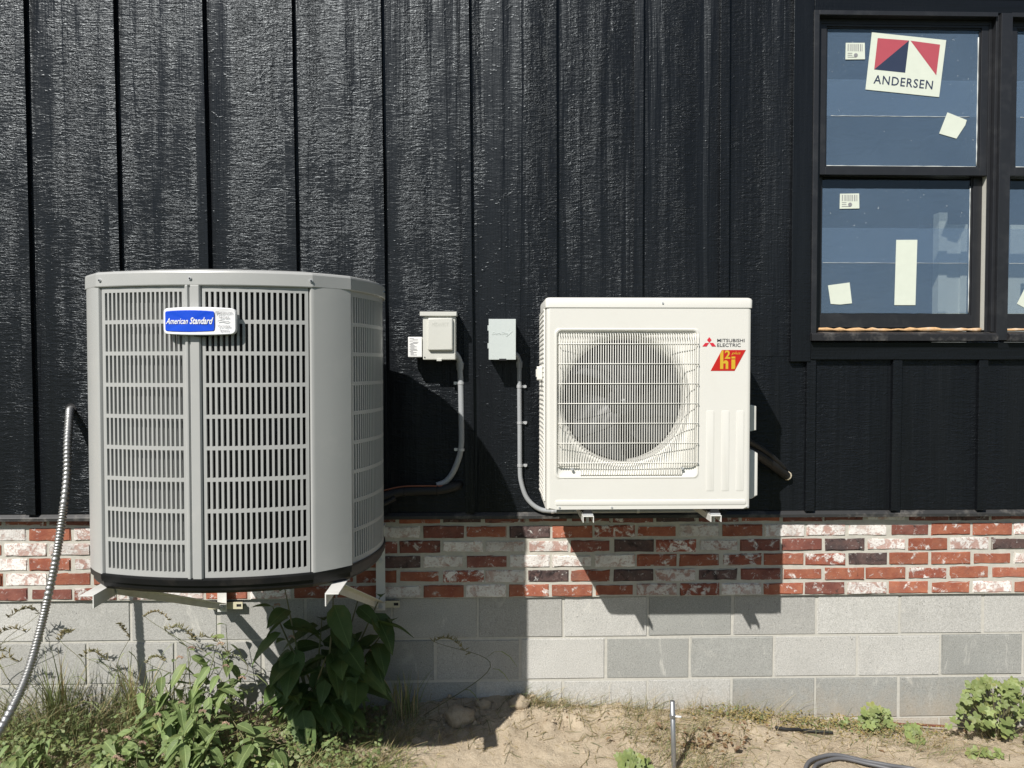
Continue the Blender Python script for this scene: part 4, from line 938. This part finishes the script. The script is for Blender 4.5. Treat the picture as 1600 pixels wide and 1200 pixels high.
def weed(name, label, base, stems, lm, rn, per=7, start=.25, s=(.7,1.1), pit=(-.5,.35), rad=.005, seeds=0, face=True, group=None):
    bz = gz(base[0],base[1]); t = thing(name, label, 'weed', (base[0],base[1],bz), group)
    for tip in stems:
        b = Vector((base[0]+rn.uniform(-.03,.03), base[1]+rn.uniform(-.02,.02), bz-.02)); e = Vector(tip); m_ = (b+e)/2+Vector((rn.uniform(-.02,.02),rn.uniform(-.03,.01),.03))
        path = smoothpath([b,m_,e],7); MB().tube(path, [rad*(1-.7*i/(len(path)-1)) for i in range(len(path))], 6).build('stem', M_stem, t, True)
        for k in range(per):
            u = start+(1-start)*(k+.5*rn.random())/per; p = path[min(len(path)-1,int(u*(len(path)-1)))]
            az = k*2.4+rn.uniform(-.5,.5)
            if face and rn.random() < .75: az = -math.pi/2+rn.uniform(-1.9,1.9)           # leaves turn to the open side
            place_leaf(rn.choice(lm), t, p+Vector((math.cos(az),math.sin(az),0))*.012, az, rn.uniform(*pit), rn.uniform(-.5,.5), rn.uniform(*s)*(1-.15*u))
        place_leaf(rn.choice(lm), t, e, -1.57+rn.uniform(-1,1), .5, 0, s[0]*.7)
        if seeds and rn.random() < seeds:
            q = [e+Vector((.004*k*math.cos(rn.random()*.2)*(1 if rn.random()<.5 else 1), -.002*k, .006*k-.0005*k*k)) for k in range(10)]
            sm = MB(); sm.tube(q, .0013, 5)
            for pnt in q[2:]:
                for j in range(5): sm.disc(pnt+Vector((rn.uniform(-.004,.004),rn.uniform(-.004,.004),rn.uniform(-.003,.003))),(rn.uniform(-1,1),rn.uniform(-1,1),1),.0019,.0032,5)
            sm.build('seed_head', M_pink, t)
    return t
rn = random.Random(33)
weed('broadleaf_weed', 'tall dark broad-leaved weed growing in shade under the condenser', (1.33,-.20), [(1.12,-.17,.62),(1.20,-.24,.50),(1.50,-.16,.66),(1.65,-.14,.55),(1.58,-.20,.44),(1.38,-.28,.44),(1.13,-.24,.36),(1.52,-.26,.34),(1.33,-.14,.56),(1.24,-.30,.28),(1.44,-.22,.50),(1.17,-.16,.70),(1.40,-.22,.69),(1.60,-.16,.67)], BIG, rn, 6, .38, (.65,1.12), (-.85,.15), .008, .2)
weed('broadleaf_weed', 'sunlit broad-leaved weed in front of the dark tall one', (1.13,-.44), [(1.14,-.50,.20),(1.06,-.50,.16),(1.02,-.43,.25),(1.20,-.46,.14)], FRN, rn, 6, .25, (.75,1.15), (-.7,.2), .005)
weed('smartweed', 'leafy weed with pinkish seed spikes below the base of the condenser', (.80,-.30), [(.66,-.27,.38),(.76,-.22,.45),(.92,-.25,.38),(.58,-.30,.32),(.86,-.38,.28),(1.0,-.28,.34),(.70,-.42,.25),(.80,-.42,.30),(.88,-.20,.46),(.70,-.20,.40)], MED, rn, 11, .2, (.7,1.15), (-.85,.1), .004, .75)
weed('smartweed', 'slender weed with curled top leaves against the block wall', (.93,-.12), [(.885,-.10,.52),(.95,-.14,.30)], FRN, rn, 5, .55, (.6,.9), (-.9,.3), .004, .6)
weed('smartweed', 'low leafy weed at the foot of the grass stalks', (.55,-.42), [(.50,-.45,.20),(.60,-.47,.18),(.44,-.42,.16),(.64,-.40,.22),(.55,-.50,.12)], MED, rn, 7, .2, (.55,.95), (-.7,.2), .003, .3)
weed('smartweed', 'low leafy weed in the corner below the ribbed conduit', (.20,-.40), [(.12,-.42,.16),(.25,-.44,.16),(.30,-.40,.19),(.18,-.47,.12)], MED, rn, 7, .2, (.5,.85), (-.7,.2), .003)
def mallow(label, base, n, w, d, h, rn, lean=(0,0)):
    bz = gz(base[0],base[1]); t = thing('mallow_plant', label, 'weed', (base[0],base[1],bz), 'mallow plants along the wall')
    for k in range(n):
        a = rn.uniform(0,6.283); q = math.sqrt(rn.random()); u = rn.random()**.8
        p = Vector((base[0]+w*q*math.cos(a)*(1-.55*u)+lean[0]*u, base[1]+d*q*math.sin(a)*(1-.4*u)-.02+lean[1]*u, 0)); p.y = min(p.y,-.03); g0 = gz(p.x,p.y); p.z = g0+.014+h*u
        place_leaf(rn.choice(MAL), t, p, rn.uniform(0,6.28), rn.uniform(-.25,.25), rn.uniform(.35,1.05)*0, rn.uniform(.6,1.15)).matrix_basis
        o = t.children[-1] if False else None
        if k % 2 == 0:
            b = Vector((base[0]+(p.x-base[0])*.25, base[1]+(p.y-base[1])*.3, bz)); MB().tube(smoothpath([b,(b+p)/2+Vector((0,-.01,.02)),p],4), .0016, 5).build('stem', M_stem, t, True)
    return t
def tilt_to_light(t):
    for o in t.children:
        if o.name.startswith('leaf'):
            o.rotation_mode = 'QUATERNION'; l, q, s_ = o.matrix_basis.decompose(); nrm_ = q @ Vector((0,0,1)); want = (Vector((-.25,-.75,.75))+Vector((random.uniform(-.5,.5),random.uniform(-.4,.4),random.uniform(-.4,.4)))).normalized()
            q2 = nrm_.rotation_difference(want) @ q; o.matrix_basis = Matrix.LocRotScale(l,q2,s_)
rn = random.Random(8)
for a in (('bushy mallow plant with round lobed leaves at the wall foot, cut by the right edge',(4.44,-.15),120,.27,.13,.25),('small mallow plant trailing along the wall foot beside the bushy one',(3.88,-.10),30,.15,.05,.08),
          ('mallow seedling lying on the soil between the bushy and the trailing plants',(4.02,-.18),14,.06,.05,.03),('small mallow patch left of the pipe stake',(2.66,-.47),26,.12,.06,.03),('lone mallow sprig at the tip of the soil below the bushy plant',(4.26,-.34),9,.09,.03,.015)):
    t = mallow(*a, rn); tilt_to_light(t)
rn = random.Random(71)
weed('smartweed', 'leafy weed with drooping leaves left of the sunlit broad-leaved one', (.92,-.50), [(.86,-.52,.22),(.97,-.55,.18),(.90,-.46,.28),(1.0,-.48,.24),(.83,-.45,.20)], MED, rn, 8, .2, (.8,1.25), (-.8,.1), .004, .5)
weed('smartweed', 'leafy weed with drooping leaves at the bottom edge below the seeded grass', (.70,-.58), [(.64,-.60,.16),(.76,-.62,.14),(.70,-.55,.20),(.60,-.56,.15)], MED, rn, 7, .2, (.7,1.1), (-.8,.1), .004, .3)
# ---- tall seeded grasses
def grass_clump(label, base, stalks, rn, blades=22, bl=.28):
    bz = gz(*base); t = thing('tall_grass', label, 'grass', (*base,bz), 'tall seeded grass against the wall')
    for tip, lean, kind in stalks:
        b = Vector((base[0]+rn.uniform(-.04,.04), base[1]+rn.uniform(-.03,.03), bz-.02)); e = Vector(tip); path = smoothpath([b,(b*.4+e*.6)+Vector((lean*.25,0,.03)),e],8)
        s = MB().tube(path, [.0024*(1-.6*i/(len(path)-1)) for i in range(len(path))], 5).build('stalk', M_stem, t, True)
        q = [e+Vector((lean*.012*k, -.002*k, .010*k-.0011*k*k*abs(lean))) for k in range(12)]
        sm = MB(); sm.tube(q, .0011, 5)
        for k, pnt in enumerate(q):
            for j in range(4 if kind else 3):
                dr_ = Vector((rn.uniform(-1,1),rn.uniform(-1,.4),rn.uniform(.1,1))).normalized(); Lk = .026 if kind == 0 else .013
                sm.tube([pnt, pnt+dr_*Lk*.5, pnt+dr_*Lk], [.0009,.0028,.0006], 4)
        sm.build('seed_head', M_seed, s)
        for k in range(3):
            p = path[4+3*k]; az = rn.uniform(0,6.28); m = MB(); L = rn.uniform(.10,.2); dx_, dy_ = math.cos(az), math.sin(az)*.5
            ctr = [Vector((p.x+dx_*L*u,p.y+dy_*L*u,p.z+L*(.9*u-1.25*u*u))) for u in (0,.25,.5,.75,1)]
            m.loft([[(c_.x-.003*w_,c_.y,c_.z),(c_.x+.003*w_,c_.y,c_.z+.002)] for c_,w_ in zip(ctr,(.6,1,.9,.6,.05))], False); m.build('blade', M_grass, t, True, fix=False)
    m = MB()
    for k in range(blades):
        a = rn.uniform(0,6.28); L = bl*rn.uniform(.5,1.15); sp = rn.uniform(.1,.6); w0 = rn.uniform(.0016,.0036); b = Vector((base[0]+rn.gauss(0,.03), base[1]+rn.gauss(0,.02), bz-.01)); dv = Vector((math.cos(a),math.sin(a)*.6,0))
        ctr = [b+dv*L*sp*u*u+Vector((0,0,L*(u-.35*sp*u*u))) for u in (0,.2,.4,.6,.8,1)]; px = Vector((-dv.y-.3,dv.x,0)).normalized()
        m.loft([[tuple(c_-px*w0*w_),tuple(c_+px*w0*w_)] for c_,w_ in zip(ctr,(.8,1,1,.8,.5,.03))], False, mi=0 if rn.random()<.65 else 1)
    tag(m.build('leaf_tuft', [M_grass,M_dry], t, fix=False), kind='stuff'); return t
rn = random.Random(14)
grass_clump('tall grass clump with drooping seed heads behind the ribbed conduit', (.16,-.16), [((.0,-.12,.50),-1.2,0),((.05,-.10,.58),-.9,0),((.16,-.14,.47),.5,0),((-.06,-.15,.42),-1.0,0),((.02,-.2,.40),-1.1,0),((.24,-.1,.38),.9,0)], rn, 95, .42)
grass_clump('tall grass clump with upright seed heads between the conduit and the broad weeds', (.50,-.14), [((.52,-.10,.56),.9,1),((.62,-.12,.50),1.1,0),((.74,-.12,.46),1.4,0),((.47,-.14,.48),-.3,1),((.56,-.18,.38),.7,1)], rn, 85, .40)
grass_clump('thin wiry grass clump in the condenser shadow against the blocks', (1.70,-.10), [((1.83,-.07,.42),1.2,0)], rn, 40, .26)
# ---- stuff: low cover, dry grass
def scatter_leaves(name, label, n, gen, mats, rn, size):
    m = MB()
    for k in range(n):
        x,y,h = gen(rn); z = gz(x,y,False)+h; s = size*rn.uniform(.5,1.3); az = rn.uniform(0,6.28); p = rn.uniform(-.6,.8); ux = Vector((math.cos(az)*math.cos(p),math.sin(az)*math.cos(p),math.sin(p))); vx = ux.cross(Vector((rn.uniform(-.4,.4),-.7+rn.uniform(-.5,.5),.8))).normalized(); c_ = Vector((x,y,z)); nn = ux.cross(vx)
        m.add([c_,c_+ux*s*.35+vx*s*.32+nn*s*.08,c_+ux*s*.8+vx*s*.24,c_+ux*s*1.05,c_+ux*s*.8-vx*s*.24,c_+ux*s*.35-vx*s*.32+nn*s*.08], [(0,1,2,3),(0,3,4,5)], rn.randrange(len(mats)))
    return tag(m.build(name, mats, None, fix=False), label, 'ground cover', kind='stuff')
def blades(name, label, n, gen, mats, rn, L0, L1, w=.0016, flat=.5):
    m = MB()
    for k in range(n):
        x,y = gen(rn); b = Vector((x,y,gz(x,y,False)-.004)); a = rn.uniform(0,6.28); L = rn.uniform(L0,L1); sp = rn.uniform(.2,1)*flat*2; dv = Vector((math.cos(a),math.sin(a)*.7,0)); px = Vector((-dv.y,dv.x,0)); kz = max(.12,1-sp*.6)
        ctr = [b+dv*L*sp*u*(.4+.6*u)+Vector((rn.uniform(-.1,.1)*L*u,0,L*kz*(u-.3*u*u))) for u in (0,.33,.66,1)]
        m.loft([[tuple(c_-px*w*w_),tuple(c_+px*w*w_+Vector((0,0,w*.5)))] for c_,w_ in zip(ctr,(1,.9,.6,.05))], False, mi=rn.randrange(len(mats)))
    return tag(m.build(name, mats, None, fix=False), label, 'grass', kind='stuff')
rn = random.Random(55)
def g_left(r):
    x = r.uniform(-.6,1.62); y = -abs(r.gauss(.28,.16))-.03; e = math.exp(-((x-.75)/.75)**2); return (x, max(y,-.9), r.random()**2*(.05+.13*e)) if noise.noise(Vector((x*4,y*5,2.5))) > -.12 or r.random() < .25 else g_left(r)
scatter_leaves('ground_cover', 'dense low green weeds carpeting the soil under the condenser', 5200, g_left, [M_leaf,M_grass,M_mal,M_leaf], rn, .022)
blades('high_grass', 'taller straw and green grass blades standing among the weeds', 900, lambda r: (r.choice((r.gauss(.1,.14),r.gauss(.48,.14),r.uniform(-.5,.9))), -abs(r.gauss(.15,.1))-.03), [M_grass,M_dry,M_grass,M_stem], rn, .18,.50, .0021, .36)
blades('low_grass', 'low tangled green and straw grass below the condenser', 4200, lambda r: (r.uniform(-.7,1.75), -abs(r.gauss(.27,.17))-.02), [M_grass,M_mal,M_dry,M_dry], rn, .05,.22, .0017)
blades('grass_mat', 'pale sunlit grass mat at the edge of the condenser shadow', 2100, lambda r: (r.gauss(1.47,.15), r.gauss(-.50,.07)), [M_grass,M_dry,M_mal], rn, .03,.10, .0016, .6)
def g_yel(r):
    c = r.choice(((3.36,-.06,.15,.03),(3.30,-.07,.08,.035),(3.66,-.08,.12,.03),(4.05,-.09,.10,.03),(3.75,-.10,.15,.03),(3.88,-.15,.1,.04))); return r.gauss(c[0],c[2]), min(-.012,r.gauss(c[1],c[3])), r.random()**2*.045
scatter_leaves('yellow_cover', 'yellowing low weeds along the foot of the sunlit blocks', 2300, g_yel, [M_moss,M_moss,M_grass,M_dry], rn, .011)
def g_dry(r):
    c = r.choice(((2.86,-.17,.12,.08),(2.80,-.28,.10,.10),(3.02,-.22,.10,.10),(3.0,-.36,.12,.08),(2.95,-.45,.1,.06),(3.35,-.05,.2,.03),(2.3,-.03,.06,.015),(2.6,-.03,.15,.015),(3.8,-.2,.25,.08),(4.05,-.3,.15,.08),(1.75,-.22,.15,.08))); return r.gauss(c[0],c[2]), min(-.008,r.gauss(c[1],c[3]))
blades('dry_grass', 'straw-coloured and green grass wisps around the pipe stake and along the wall', 2600, g_dry, [M_dry,M_dry,M_grass], rn, .03,.15, .0012, .5)
blades('wiry_stems', 'thin wiry dark grass stems standing against the sunlit blocks', 260, lambda r: (r.choice((r.gauss(3.05,.12),r.gauss(2.75,.12),r.gauss(2.38,.05),r.gauss(3.4,.15))), -r.uniform(.015,.09)), [M_stem,M_stem,M_dry], rn, .08,.24, .0010, .42)

# ---- litter: straw, twigs and dead leaves lying on the soil
rn = random.Random(91); m = MB()
for k in range(900):
    x = rn.uniform(1.5,5.0) if k % 3 else rn.gauss(2.95,.25); y = -abs(rn.gauss(.12,.22))-.012; a = rn.uniform(0,6.28); L = rn.uniform(.015,.09); w_ = rn.uniform(.0006,.0016)
    pts = []
    for u in (-.5,-.17,.17,.5):
        px_, py_ = x+math.cos(a)*L*u, min(-.006, y+math.sin(a)*L*u); pts.append((px_+rn.uniform(-.002,.002), py_, gz(px_,py_)+w_+rn.uniform(.0005,.006)))
    m.tube(pts, w_, 4, 0 if rn.random()<.7 else 1)
for k in range(170):
    x = rn.gauss(3.05,.10) if k < 90 else rn.uniform(2.4,4.6); y = rn.gauss(-.30,.05) if k < 90 else -abs(rn.gauss(.1,.2))-.02; L = rn.uniform(.012,.035); a = rn.uniform(0,6.28); z = gz(x,y)+rn.uniform(.003,.03 if k < 90 else .01); t_ = rn.uniform(-.6,.6)
    ux = Vector((math.cos(a),math.sin(a),t_)); vx = Vector((-math.sin(a),math.cos(a),rn.uniform(-.8,.8))); c_ = Vector((x,y,z))
    m.add([c_,c_+ux*L*.5+vx*L*.3+Vector((0,0,L*.2)),c_+ux*L,c_+ux*L*.5-vx*L*.3+Vector((0,0,L*.15))], [(0,1,2),(0,2,3)], 2)
M_dead = leaf_mat('dead_leaf', (.16,.09,.05), (.28,.18,.09), .15, False)
tag(m.build('litter', [M_dry,M_stem,M_dead], None, fix=False), 'dry straw, twigs and dead brown leaves littering the soil', 'litter', kind='stuff')
